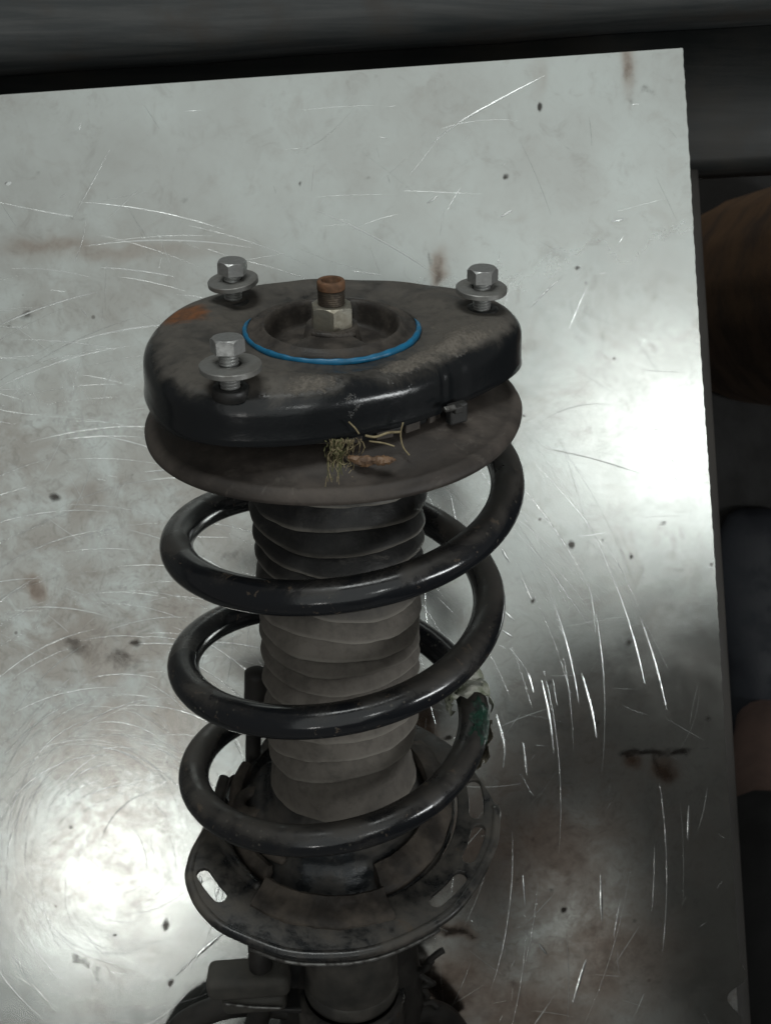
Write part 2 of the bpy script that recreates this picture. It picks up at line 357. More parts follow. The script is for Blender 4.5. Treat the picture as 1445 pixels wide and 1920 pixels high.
# slightly ragged right-hand edge, and a torn nick near the lower corner
edge_w = np.exp(-SS / 0.004)
rag = 0.00014 * np.sin(TT * 410 + 2 * np.sin(TT * 31)) + 0.0003 * np.sin(TT * 23 + 1) + 0.00012 * np.sin(TT * 987 + 3 * np.sin(TT * 57))
X = X + edge_w * rag
nick = px2sheet(1392, 1868); dn = np.hypot(X - nick.x, (Y - nick.y))
X = X - 0.010 * np.exp(-(dn / 0.010) ** 2) + 0.006 * np.exp(-(np.hypot(X - nick.x, Y - nick.y - 0.011) / 0.008) ** 2)
Zs = np.zeros_like(X)
for k in range(16):
    a = rng.uniform(0, 2 * PI); fq = rng.uniform(8, 46); am = 0.0042 / fq
    Zs += am * 0.20 * np.sin((X * math.cos(a) + Y * math.sin(a)) * fq + rng.uniform(0, 6.28))
# wear and reflection-tint masks painted from noise-warped blots of their own shape
def sample_noise(x, y, seed, f0, octv=4):
    r = np.random.default_rng(seed); v = np.zeros_like(x); amp = 1.0; tot = 0
    for o in range(octv):
        for k in range(4):
            a = r.uniform(0, 2 * PI); f = f0 * 2 ** o * r.uniform(0.7, 1.4)
            v += amp * np.sin((x * math.cos(a) + y * math.sin(a)) * f + r.uniform(0, 6.28))
        tot += amp * 2; amp *= 0.55
    return v / tot
wx = X + 0.004 * sample_noise(X, Y, 1, 160); wy = Y + 0.004 * sample_noise(X, Y, 2, 160)
spotm = np.zeros_like(X); rust_refl = np.zeros_like(X)
def blot(arr, px, py, rx, ry, rot, s, warp=1.0):
    c = px2sheet(px, py); k = 1 / 2600 * (px2sheet(px, py) - CAM).dot(FW)
    dx = (X + (wx - X) * warp - c.x); dy = (Y + (wy - Y) * warp - c.y)
    ca, sa = math.cos(rot), math.sin(rot)
    u = (dx * ca + dy * sa) / (rx * k); v = (-dx * sa + dy * ca) / (ry * k)
    np.maximum(arr, s * np.exp(-(u * u + v * v)), out=arr)
for a in [(1012, 199, 5, 9, .2, 1.4, .1), (945, 331, 7, 6, 0, .9, .2), (1082, 502, 7, 6, 0, .8, .2), (563, 345, 4, 5, 0, .9, .1), (455, 220, 4, 4, 0, .5, .2),
          (1215, 178, 20, 10, -.5, .5, 1), (1190, 160, 9, 60, .05, .36, .6), (1185, 195, 10, 16, .6, .42, .6), (345, 380, 11, 8, .2, .5, 1), (200, 375, 9, 20, .3, .42, 1), (232, 393, 22, 8, .1, .42, 1),
          (145, 405, 30, 9, -.1, .38, 1), (70, 325, 8, 7, 0, .45, .5), (520, 330, 25, 12, .9, .32, 1), (690, 335, 10, 8, 0, .5, .5),
          (815, 485, 6, 26, .1, .55, .8), (826, 520, 9, 14, -.4, .62, .8), (60, 590, 26, 12, .1, .62, 1), (345, 487, 14, 8, 0, .4, 1), (20, 610, 20, 7, .1, .5, 1),
          (140, 1215, 46, 26, -.25, .62, .7), (232, 1240, 50, 26, -.35, .62, .7), (252, 1206, 15, 9, 0, .8, .6), (101, 930, 13, 10, 0, .8, .6), (312, 1735, 10, 10, .2, 1.0, .9), (217, 1755, 5, 4, 0, 1.0, .3),
          (322, 1845, 6, 11, -.2, 1.0, .5), (150, 1800, 22, 16, 0, .6, 1.2), (185, 1830, 26, 55, .3, .45, 1), (132, 1550, 6, 6, 0, .8, .3), (312, 1428, 5, 5, 0, .8, .2), (115, 1412, 60, 6, -.15, .5, 1),
          (1070, 1022, 8, 9, .3, 1.1, .2), (1000, 1127, 6, 6, 0, 1., .3), (935, 1110, 10, 8, .3, .8, .4), (1183, 1043, 6, 7, 0, .9, .2), (1247, 983, 8, 6, 0, .6, .4), (1130, 1010, 5, 12, -.5, .5, .4),
          (1174, 1206, 8, 13, -.4, .75, .3), (1030, 1280, 16, 7, .4, .65, .6), (1326, 1345, 10, 7, -.2, .9, .3), (1119, 1355, 5, 9, -.3, .9, .3), (1250, 1145, 14, 7, .3, .5, .5),
          (1215, 1408, 60, 8, .05, .95, .8), (1180, 1416, 22, 9, .1, .9, .8), (1270, 1411, 26, 7, .1, .9, .8), (1230, 1420, 8, 22, .1, .8, .8), (1330, 1405, 60, 2.5, 0, .55, .2), (1140, 1418, 30, 2.5, .0, .5, .2),
          (1055, 1706, 6, 6, 0, 1.2, .2), (998, 1575, 6, 6, 0, .7, .2), (850, 1745, 40, 10, -.2, .9, 1), (880, 1750, 22, 7, 0, .8, 1), (1033, 1668, 8, 6, 0, .6, .3), (1187, 1726, 6, 7, 0, .7, .2),
          (838, 1383, 11, 5, .1, 1.1, .2), (735, 1000, 12, 5, 0, .5, .4), (425, 1040, 30, 20, .2, .5, 1), (960, 1850, 10, 40, 0, .5, 1), (410, 1210, 40, 26, .1, .55, 1)]:
    blot(spotm, *a)
for a in [(1243, 1440, 20, 26, .1, .95, .8), (1186, 1430, 14, 16, .0, .8, .8), (1010, 1600, 190, 130, 0, .34, 1), (1150, 1800, 150, 120, 0, .42, 1), (1180, 120, 14, 60, .03, .45, .7), (826, 505, 12, 30, -.2, .65, .8), (65, 1105, 22, 30, .2, .55, 1),  # broad lower-right blots tint the person's warm reflection into the sheet
          (800, 1370, 20, 60, .1, .9, .6), (860, 1745, 46, 16, -.15, .55, 1), (830, 1860, 120, 80, 0, .62, 1), (1000, 1900, 160, 70, 0, .5, 1), (230, 470, 200, 22, .05, .28, 1), (100, 460, 120, 20, .1, .34, 1), (1005, 150, 14, 40, 0, .2, 1)]:
    blot(rust_refl, *a)
fl_c = px2sheet(120, 1150); film = 0.95 * np.exp(-(((X - fl_c.x) / 0.17) ** 2 + ((Y - fl_c.y) / 0.16) ** 2))
fl_c = px2sheet(960, 1680); film = np.maximum(film, 1.0 * np.exp(-(((X - fl_c.x) / 0.13) ** 2 + ((Y - fl_c.y) / 0.15) ** 2)))  # lower-right film: brown dirt plus the person's reflection painted in
fl_c = px2sheet(60, 620); film = np.maximum(film, 0.45 * np.exp(-(((X - fl_c.x) / 0.16) ** 2 + ((Y - fl_c.y) / 0.07) ** 2)))
film = np.maximum(film, 0.10) * (0.9 + 0.35 * sample_noise(X, Y, 9, 40))
ni, nj = X.shape
verts = np.stack([X, Y, Zs], -1).reshape(-1, 3)
idx = np.arange(ni * nj).reshape(ni, nj)
faces = np.stack([idx[:-1, :-1], idx[1:, :-1], idx[1:, 1:], idx[:-1, 1:]], -1).reshape(-1, 4)
me = bpy.data.meshes.new('sheet_top')
me.vertices.add(len(verts)); me.vertices.foreach_set('co', verts.ravel())
me.loops.add(faces.size); me.loops.foreach_set('vertex_index', faces.ravel().astype(np.int32))
me.polygons.add(len(faces)); me.polygons.foreach_set('loop_start', np.arange(0, faces.size, 4, dtype=np.int32)); me.polygons.foreach_set('loop_total', np.full(len(faces), 4, dtype=np.int32))
me.update(calc_edges=True)
ca = me.color_attributes.new('wear_light', 'FLOAT_COLOR', 'POINT')
col = np.stack([spotm, rust_refl, film, np.ones_like(film)], -1).reshape(-1, 4).astype(np.float32); ca.data.foreach_set('color', col.ravel())
pt = px2sheet(300, 640); polish = 1 / (1 + np.exp((Y - pt.y - 0.25 * (X - pt.x)) / 0.022))   # lower half rubbed smooth by the parts laid on it
pa = me.attributes.new('polish', 'FLOAT', 'POINT'); pa.data.foreach_set('value', polish.ravel().astype(np.float32))
if me.polygons[0].normal.z < 0: me.flip_normals()
sheet = bench_part('sheet_top', me, M_sheet); sheet['label'] = 'scratched grey sheet metal bench top with rust drips'
# the sheet's cut edges, folded down a little
def edge_strip(pts, drop=0.0035):
    v = []; f = []
    for i, p in enumerate(pts):
        v += [(p[0], p[1], p[2]), (p[0], p[1], p[2] - drop)]
        if i: f.append((2 * i - 2, 2 * i - 1, 2 * i + 1, 2 * i))
    return fixn(mesh(v, f))
st = join_meshes([edge_strip([(X[0, j], Y[0, j], Zs[0, j]) for j in range(nj)]), edge_strip([(X[i, 0], Y[i, 0], Zs[i, 0]) for i in range(ni)]),
                  edge_strip([(X[-1, j], Y[-1, j], Zs[-1, j]) for j in range(nj)]), edge_strip([(X[i, -1], Y[i, -1], Zs[i, -1]) for i in range(ni)])])
bench_part('sheet_edge', st, M_edge, parent=sheet)
# underside
q = [corner + e1 * .002 + e2 * .002, corner + e1 * .898 + e2 * .002, corner + e1 * .898 + e2 * .978, corner + e1 * .002 + e2 * .978]
us = bmesh.new(); top = [us.verts.new((p.x, p.y, -0.0036)) for p in q]; us.faces.new(top); bot = [us.verts.new((p.x, p.y, -0.0046)) for p in q]; us.faces.new(bot[::-1])
for i in range(4): us.faces.new((top[i], bot[i], bot[(i + 1) % 4], top[(i + 1) % 4]))
bench_part('sheet_underside', us, M_edge, smooth=False, parent=sheet)

def sheet_z(x, y):
    # bilinear lookup on the bench grid
    d = Vector((x - corner.x, y - corner.y)); det = e1.x * e2.y - e1.y * e2.x
    s = (d.x * e2.y - d.y * e2.x) / det; t = (e1.x * d.y - e1.y * d.x) / det
    if s < 0 or t < 0 or s > 0.54 or t > 0.77: return 0.0
    i = s / 0.0016; j = t / 0.0016; i0, j0 = int(i), int(j); fi, fj = i - i0, j - j0
    return float(Zs[i0, j0] * (1 - fi) * (1 - fj) + Zs[i0 + 1, j0] * fi * (1 - fj) + Zs[i0, j0 + 1] * (1 - fi) * fj + Zs[i0 + 1, j0 + 1] * fi * fj)
def on_sheet(x, y):
    d = Vector((x - corner.x, y - corner.y)); det = e1.x * e2.y - e1.y * e2.x
    s = (d.x * e2.y - d.y * e2.x) / det; t = (e1.x * d.y - e1.y * d.x) / det
    return s > 0.004 and t > 0.004
# scratches: shallow raised burrs with a rounded section, as left by a tool tip
sv = []; sf = []
def scratch(pts, w, h):
    n = len(pts); base = len(sv)
    for i, p in enumerate(pts):
        a = pts[max(i - 1, 0)]; b = pts[min(i + 1, n - 1)]
        d = Vector((b[0] - a[0], b[1] - a[1])).normalized(); nx, ny = -d.y, d.x
        k = math.sin(PI * (i + 0.35) / (n - 0.3)) ** 0.6; ww = w * k * (0.75 + 0.5 * random.random()); z0 = sheet_z(p[0], p[1])
        for u, hh in ((-1, -0.00002), (-0.5, 0.75), (0, 1.0), (0.5, 0.75), (1, -0.00002)):
            sv.append((p[0] + nx * ww * u, p[1] + ny * ww * u, z0 + (h * hh * k if hh > 0 else -0.00003)))
    for i in range(n - 1):
        for j in range(4):
            a = base + i * 5 + j; sf.append((a, a + 1, a + 6, a + 5))
def px_scratch(pl, w=0.5, h=0.10, n=8):
    P = [px2sheet(*p) for p in pl]; pts = bez([(p.x, p.y, 0) for p in P], n) if len(P) > 2 else [P[0].lerp(P[1], i / n) for i in range(n + 1)]
    pts = [p for p in pts if on_sheet(p[0], p[1])]
    if len(pts) > 3: scratch(pts, w / 1000, h / 1000)
for pl, w in [([(806, 272), (860, 230), (930, 190), (1020, 142)], .45), ([(1145, 415), (1168, 411)], 1.0), ([(993, 578), (1024, 545), (1056, 517)], .55), ([(935, 408), (960, 394)], .6), ([(800, 382), (820, 368)], .5),
              ([(362, 1798), (398, 1766), (424, 1744)], 1.5), ([(330, 1830), (362, 1798)], .7), ([(1090, 1262), (1108, 1330), (1118, 1384)], .6), ([(1015, 1275), (1030, 1350), (1038, 1412)], .5), ([(980, 1393), (987, 1452)], .6), ([(930, 1340), (945, 1400), (943, 1440)], .6),
              ([(1125, 1640), (1128, 1728)], .8), ([(1162, 1690), (1150, 1755)], .5), ([(1098, 1800), (1073, 1880)], .9), ([(1290, 1510), (1288, 1575)], .5), ([(1035, 1075), (1070, 1125), (1112, 1182)], .5), ([(955, 1215), (985, 1255), (1000, 1298)], .5),
              ([(938, 1025), (955, 1055)], .8), ([(978, 1085), (998, 1125)], .8), ([(935, 1137), (965, 1165)], .8), ([(942, 1182), (962, 1196)], .8), ([(820, 945), (838, 985), (858, 1010)], .6), ([(845, 930), (858, 1000)], .5), ([(1020, 840), (1110, 860), (1200, 888)], .35),
              ([(10, 345), (22, 342)], 1.0), ([(290, 155), (296, 166)], .8), ([(330, 155), (334, 164)], .8), ([(555, 140), (560, 150)], .8),
              ([(270, 885), (330, 880)], .5), ([(375, 1640), (378, 1658)], 1.0), ([(820, 1120), (850, 1150)], .4), ([(980, 1640), (984, 1700)], .6), ([(1010, 1770), (1025, 1790)], 1.0)]:
    px_scratch(pl, w, 0.12 + 0.05 * w)
lc = px2sheet(235, 1610)      # arcs ringed around the work lamp's reflection, its glint pattern put into their shape
for k in range(520):
    a0 = random.uniform(0.15 * PI, 1.05 * PI) if random.random() < 0.72 else random.uniform(1.05 * PI, 2.15 * PI)
    rr = random.uniform(0.055, 0.34) if random.random() < .8 else random.uniform(.03, .10); ln = min(random.uniform(0.25, 1.1) * 0.07 / rr + random.uniform(.02, .12), 1.1)
    ox, oy = random.gauss(0, .012), random.gauss(0, .012); tw = random.gauss(0, 0.16)
    pts = []
    for i in range(18):
        a = a0 + ln * (i / 17 - 0.5); r = rr * (1 + tw * ln * (i / 17 - .5))
        pts.append((lc.x + ox + r * math.cos(a), lc.y + oy + r * 1.12 * math.sin(a)))
    if all(on_sheet(*p) for p in pts): scratch(pts, random.choice((.12, .16, .2, .28, .4)) / 1000, random.uniform(.03, .08) / 1000)
for k in range(420):          # scratches in every direction
    p = px2sheet(random.uniform(-20, 1360), random.uniform(150, 1920)); a = random.uniform(0, 2 * PI); ln = random.choice((.006, .01, .018, .03, .05)); cv = random.gauss(0, 6)
    pts = []; x, y = p.x, p.y
    for i in range(9):
        pts.append((x, y)); x += math.cos(a) * ln / 9; y += math.sin(a) * ln / 9; a += cv * ln / 9
    if all(on_sheet(*q_) for q_ in pts): scratch(pts, random.choice((.08, .12, .16, .22)) / 1000, random.uniform(.02, .06) / 1000)
scr = bench_part('scratches', mesh(sv, sf), M_scratch, parent=sheet); scr['kind'] = 'stuff'
# bench frame: deep rounded rail behind the sheet, and a lower side rail
def rail_profile(prof, x0, x1, n=14, skew=0.0):
    rows = []
    for i in range(n):
        x = x0 + (x1 - x0) * i / (n - 1)
        rows.append([(x, y + skew * x + 0.0006 * math.sin(x * 37 + y * 90), z + 0.0006 * math.sin(x * 29 + y * 140)) for y, z in prof])
    return rows_mesh(rows, True, True, True)
prof = [(y_ + 0.0416, z_) for y_, z_ in [(0.119, -0.060), (0.1195, -0.018), (0.121, -0.010), (0.125, -0.005), (0.134, -0.002), (0.150, 0.0), (0.170, 0.001), (0.190, -0.002), (0.202, -0.010), (0.206, -0.03), (0.206, -0.12), (0.119, -0.12)]]
bench_part('rail', rail_profile(prof, -0.95, 0.46, 24, 0.066), M_beam)
prof = [(0.080, -0.050), (0.086, -0.046), (0.160, -0.046), (0.160, -0.115), (0.080, -0.115)]
bench_part('rail_flange', rail_profile(prof, -0.95, 0.46, 24, 0.066), M_flange)
sr = []
for tpos in (0.0, 0.98):
    p = corner + e2 * tpos
    sr.append([(p.x + dx, p.y, z) for dx, z in ((-0.10, -0.05), (0.006, -0.05), (0.016, -0.053), (0.018, -0.058), (0.018, -0.11), (-0.10, -0.11))])
bench_part('side_rail', rows_mesh([[tuple(Vector(a).lerp(Vector(b), i / 9)) for a, b in zip(*sr)] for i in range(10)], True, True, True), M_side)
for s_, t_ in ((0.05, 0.06), (0.85, 0.06), (0.05, 0.92), (0.85, 0.92)):
    p = corner + e1 * s_ + e2 * t_
    bench_part('leg', box(0.05, 0.05, 0.69, 0.004, loc=(p.x, p.y, -0.457)), M_beam)

# ------------------------------------------------------------------ strut assembly
strut = empty('strut_assembly'); strut.matrix_world = SM
tag(strut, 'dirty black car suspension strut with coil spring lying on the sheet metal bench', 'suspension strut')

# --- mount plate: pressed three-lobed cover
OUT = [(-23, .0875), (-12, .0868), (-3.6, .0815), (8, .0715), (20, .0640), (31, .0605), (45, .0585), (58, .0583), (72, .0592), (85, .0622), (104, .0700), (121, .0795), (133, .0848), (144, .0846), (154, .0822), (171, .0814), (189, .0797), (206, .0793), (219, .0765), (232, .0735), (250, .0690), (267, .0680), (283, .0690), (297, .0720), (309, .078), (318, .083), (328, .0868)]
oa = np.array([o[0] for o in OUT]); orr = np.array([o[1] for o in OUT])
NA = 360
th = np.arange(NA) * 360.0 / NA
tt = np.where(th > 337, th - 360, th)
R0 = np.interp(tt, np.append(oa, 337), np.append(orr, .0875))
ker = np.exp(-0.5 * (np.arange(-14, 15) / 4.5) ** 2); ker /= ker.sum()
R0 = np.convolve(np.concatenate([R0[-14:], R0, R0[:14]]), ker, 'valid')
# pressed rib (a step) in the front right wall
for a0, w, d in ((37, 1.8, -0.0006), (29, 5.0, -0.0008)):
    R0 = R0 + d * np.exp(-((tt - a0) / w) ** 4)
BOLTS = [(-.0453, -.0321), (.0655, -.0221), (-.0373, .0623)]     # (x, front)
def mount_row(fr, inset, z, in_r=None):
    out = []
    for k in range(NA):
        a = math.radians(th[k]); r = R0[k] - inset
        if in_r is not None: r = in_r + (r - in_r) * fr
        out.append((r * math.cos(a), r * math.sin(a), z))        # (x, front, z)
    return out
rows = []
rows.append(mount_row(1, .0052, -.010)); rows.append(mount_row(1, .0046, -.019)); rows.append(mount_row(1, .0022, -.0232)); rows.append(mount_row(1, .0010, -.0242)); rows.append(mount_row(1, -.0002, -.0236)); rows.append(mount_row(1, .0003, -.021)); rows.append(mount_row(1, .0004, -.016)); rows.append(mount_row(1, .0006, -.0112))
for k in range(1, 8):
    a = k / 7 * PI / 2; rows.append(mount_row(1, .0006 + .0095 * (1 - math.cos(a)), -.0112 + .0095 * math.sin(a)))
for fr in (.86, .72, .6, .5, .41, .34, .27, .2, .14, .08, .03, 0.0): rows.append(mount_row(fr, .0101, -.0008, .0382))
rows.append(mount_row(0, 0, -.0030, .0378)); rows.append(mount_row(0, 0, -.012, .0376))
fr_rows = []
for ri, row in enumerate(rows):
    o = []
    for (x, f, z) in row:
        r = math.hypot(x, f)
        if ri >= 14 and ri < len(rows) - 2:
            z += 0.0016 * math.exp(-((r - .0565) / .010) ** 2) - 0.0011 * max(0, min(1, (.052 - r) / .003)) + 0.0004 * math.sin(x * 150) * math.sin(f * 130)
            for bx_, bf_ in BOLTS:
                d = math.hypot(x - bx_, f - bf_); z -= 0.0004 * max(0, min(1, (.0125 - d) / .003))
        o.append((x, -f, z))
    fr_rows.append(o)
me = rows_mesh(fr_rows)
ca = me.color_attributes.new('wear_light', 'FLOAT_COLOR', 'POINT')
for i, v in enumerate(me.vertices):
    x, f, z = v.co.x, -v.co.y, v.co.z
    g = lambda px_, pf_, s: math.exp(-((x - px_) ** 2 + (f - pf_) ** 2) / (s * s))
    topm = max(0.0, min(1.0, (z + .0065) / .005))
    rust = 1.15 * g(-.066, -.016, .0085) * topm + .6 * g(-.062, -.010, .012) * topm + .35 * g(.045, -.012, .010) * topm + .3 * g(.036, -.052, .006)
    dust = topm * (.74 + .35 * g(.06, 0, .03) + .25 * g(-.06, -.01, .03) + .25 * g(-.03, .055, .03) - .25 * g(.015, .052, .022) - .2 * g(-.048, .010, .014))
    dust = max(dust, .40 * max(0, min(1, (z + .010) / .006)), .05)
    mud = .82 * topm * (.95 * g(.030, .043, .009) + .75 * g(.040, .030, .010) + .8 * g(.050, .018, .010) + .65 * g(.062, .008, .012) + .55 * g(.074, -.004, .009) + .85 * g(-.012, .064, .009) + .8 * g(0, .060, .009) + .5 * g(-.028, .070, .010) + .5 * g(.047, -.002, .008) + .45 * g(.04, -.048, .007))
    if z < -.004: mud = max(mud, .32 * (g(.012, .061, .012) + .6 * g(.035, .048, .014)) * max(0, (z + .024) / .02))
    ca.data[i].color = (rust, max(dust, 0), mud, 1)
link('mount_plate', me, M_mount, strut)
# bolt sockets in the plate (dark captive nuts)
for bx_, bf_ in BOLTS:
    link('captive_nut', revolve([(.0045, -.0004), (.0066, -.0002), (.0072, -.0008), (.0073, -.0050), (.0045, -.0050)], 28, bx_, -bf_), M_black, strut)
# wire clip tucked under the rim at the right
cl = join_meshes([box(.009, .004, .009, .0010, loc=(.0525, -.0355, -.0245), rot=Matrix.Rotation(.55, 3, 'Z')), box(.004, .003, .003, .0005, loc=(.0525, -.0385, -.0215), rot=Matrix.Rotation(.55, 3, 'Z'))])
link('rim_clip', cl, M_black, strut, smooth=False)
link('clip_lug', box(.0052, .0022, .0016, .0004, loc=(.0492, -.0425, -.0192), rot=Matrix.Rotation(.5, 3, 'Z') @ Matrix.Rotation(.4, 3, 'X')), M_bright, strut, smooth=False)

# --- blue seal ring
rg = []
for k in range(141):
    u = k / 140; a = math.radians(-18 + 216 * u); row = []                     # worn away at the back
    wd = (.0014 + .0005 * math.exp(-((u - .22) / .16) ** 2) + .00015 * math.sin(a * 9) + .0001 * math.sin(a * 31)) * min(1, math.sin(PI * u) * 5 + .06)
    for j in range(10):
        b_ = 2 * PI * j / 10; r = .0372 + wd * .7 * math.cos(b_); row.append((r * math.cos(a), -r * math.sin(a), -.0012 + wd * math.sin(b_)))
    rg.append(row)
link('seal_ring', rows_mesh(rg, True, True, True), M_blue, strut)
# --- hub with two kidney recesses
def hub_z(r, a):      # a measured from +x to the front
    z = -.0008 if r > .0335 else -.0008 + .0022 * min(1, (.0335 - r) / .005)
    if r < .030:
        z = .0014 - .0010 * (1 - (r / .03))
    ang = abs(math.atan2(math.sin(a), math.cos(a)))                 # 0 at right, pi at left
    side = min(ang, PI - ang)                                        # distance from the x axis
    back = math.sin(a) < 0
    lim = math.radians(58 if not back else 78)
    m = max(0, min(1, (lim - side) / .20)); rr_in = max(0, min(1, (r - .0112) / .0025)); rr_out = max(0, min(1, (.0292 - r) / .0035))
    s = m * rr_in * rr_out; s = s * s * (3 - 2 * s)
    z -= .0105 * s
    return z
rows = []
for r in [.0362, .0355, .0345, .0335, .0325, .0315, .0305, .0298, .029, .0282, .0274, .0266, .0258, .024, .022, .020, .018, .017, .016, .0154, .0148, .0142, .0136, .013, .011, .009, .006]:
    rows.append([(r * math.cos(2 * PI * k / 200), -r * math.sin(2 * PI * k / 200), hub_z(r, 2 * PI * k / 200)) for k in range(200)])
rows.insert(0, [(.0364 * math.cos(2 * PI * k / 200), -.0364 * math.sin(2 * PI * k / 200), -.008) for k in range(200)])
link('bearing_hub', rows_mesh(rows, cap1=True), M_hub, strut)
# --- piston rod, nut
nut = link('shaft_nut', hexprism(.0094, -.0006, .0100, .0012, rot=math.radians(-82)), M_nut, strut); auto_smooth(nut, 25)
prof = [(.0035, .0100), (.0054, .0100)]; z = .0100
while z < .0158: prof += [(.0054, z), (.00585, z + .0004), (.0054, z + .0008)]; z += .00095
rod = link('piston_rod', revolve(prof + [(.0054, .0162), (.0060, .0167)], 40), M_thread, strut)
link('rod_tip', revolve([(.0058, .0166), (.0060, .0170), (.0060, .0198), (.0056, .0205), (.0044, .0206), (.0041, .0202), (.0039, .0165), (.0005, .0160)], 40, cap1=True), M_rodtop, rod)
# a lump of grease and grit at the nut's foot
link('grit_lump', fixn(mesh(*(lambda m: ([v.co for v in m.vertices], [tuple(p.vertices) for p in m.polygons]))(sweep(bez([(-.008, -.0125, .001), (-.003, -.0145, .0014), (.004, -.0148, .001), (.010, -.0125, .001)], 6), [.0006 + .0011 * abs(math.sin(i * 1.7)) for i in range(19)], 8)))), M_hub, rod)

# --- three bolts with loose washers
def bolt(x, f, zw, ztop, tilt, hexrot, head_r=.0068, wr=.0113, off=(0, 0), btilt=(0, 0)):
    hh = .0058; zb = ztop - hh
    prof = [(.0005, -.010)]; z = -.0095
    while z < zb - .0012: prof += [(.0036, z), (.0040, z + .0005), (.0036, z + .0010)]; z += .0012
    prof += [(.0037, zb + .0001)]
    m = join_meshes([revolve(prof, 28, cap0=True), hexprism(head_r, zb, ztop, .0010, hexrot)])
    o = link('bolt', m, M_zinc, strut); auto_smooth(o, 28)
    o.location = (x, -f, 0); o.rotation_euler = (btilt[0], btilt[1], 0)
    w = link('washer', revolve([(.0045, -.0012), (.0045, .0012), (wr - .0003, .0012), (wr, .0009), (wr, -.0009), (wr - .0003, -.0012), (.0045, -.0012)], 56), M_washer, o)
    auto_smooth(w, 22); w.location = (off[0], -off[1], zw); w.rotation_euler = tilt
    return o
b1 = bolt(*BOLTS[0], .0082, .0180, (.05, -.13, 0), .35, off=(.0002, .0003), btilt=(.0, .03)); b1['label'] = 'bolt at the back left of the mount with a tilted washer'
b2 = bolt(*BOLTS[1], .0082, .0180, (.03, .03, 0), .02, off=(-.0004, 0), btilt=(0, -.01)); b2['label'] = 'bolt on the right lobe of the mount plate'
b3 = bolt(*BOLTS[2], .0078, .0196, (.06, .01, 0), -.06, wr=.0122, off=(.0006, .0006), btilt=(-.07, -.02)); b3['label'] = 'bolt at the front of the mount with one bright face'

# --- bearing ring under the plate with tabs, upper spring seat
ring = link('bearing_ring', revolve([(.040, -.020), (.0535, -.0205), (.0540, -.030), (.050, -.034)], 96), M_black, strut)
tabm = box(.0075, .0018, .0045, .0004)
for k in range(26):
    a = 2 * PI * k / 26 + .06
    t_ = link('bearing_tab', tabm, M_useat, ring, smooth=False); t_.location = (.0548 * math.cos(a), .0548 * math.sin(a), -.0268); t_.rotation_euler = (0, 0, a + PI / 2)
us_prof = [(.040, -.0300), (.0530, -.0295), (.0565, -.0300), (.062, -.0318), (.070, -.0345), (.0770, -.0374), (.0780, -.0370), (.0800, -.0374), (.0818, -.0390), (.0830, -.0410), (.0828, -.0428), (.0812, -.0432), (.074, -.0412), (.064, -.0385), (.056, -.040), (.050, -.050), (.043, -.054)]
def us_w(r, z, a):
    return r * (1 + .004 * math.sin(2 * a + .5) + .003 * math.sin(5 * a)), z + .038 * r * math.cos(a) + .0005 * math.sin(3 * a + 1) * (r / .083) ** 2
link('upper_spring_seat', revolve(us_prof, 128, wob=us_w), M_useat, strut)

# --- dust boot: shingled bellows
lips = [-.0450, -.0560, -.0683, -.0800, -.0915, -.1020, -.1130, -.1250, -.1376, -.1490, -.1575, -.1680, -.1810, -.1990, -.2105, -.2219, -.2470]
prof = []; lipw = []
for i in range(len(lips) - 1):
    z0, z1 = lips[i], lips[i + 1]; rb = .0404 - .0030 * (i / 15); d = (.0062, .0074, .0056)[i % 3] if i < 8 else (.0066, .0034, .0060)[i % 3]
    if i == len(lips) - 2: d = .0052
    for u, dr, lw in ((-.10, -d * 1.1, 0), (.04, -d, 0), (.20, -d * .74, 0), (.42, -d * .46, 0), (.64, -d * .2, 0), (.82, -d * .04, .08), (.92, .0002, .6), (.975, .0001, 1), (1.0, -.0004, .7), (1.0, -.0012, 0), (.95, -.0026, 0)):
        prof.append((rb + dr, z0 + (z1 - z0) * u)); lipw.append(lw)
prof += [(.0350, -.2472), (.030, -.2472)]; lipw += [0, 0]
def boot_w(r, z, a):
    k = min(1, max(0, (-.05 - z) / .03))
    tilt = .0042 * math.sin(z * 31 + 2) * math.cos(a + .4) + .0012 * math.sin(3 * a + z * 90)
    e = 0.0 if z < -.235 else 1.0
    rr = r * (1 + .012 * math.sin(2 * a + z * 60) + .007 * math.sin(5 * a + z * 170) + .004 * math.sin(11 * a - z * 260))
    return rr, z + tilt * e * k
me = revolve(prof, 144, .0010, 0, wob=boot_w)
at = me.attributes.new('wear_light', 'FLOAT', 'POINT'); at.data.foreach_set('value', np.repeat(np.array(lipw, dtype=np.float32), 144))  # boot mask holds the light painted along the lip edges
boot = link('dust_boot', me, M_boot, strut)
btx = bpy.data.textures.new('boot_lumps', 'CLOUDS'); btx.noise_scale = .014; btx.noise_depth = 2
m_ = boot.modifiers.new('lump', 'DISPLACE'); m_.texture = btx; m_.strength = .0019; m_.mid_level = 0.5; m_.texture_coords = 'LOCAL'

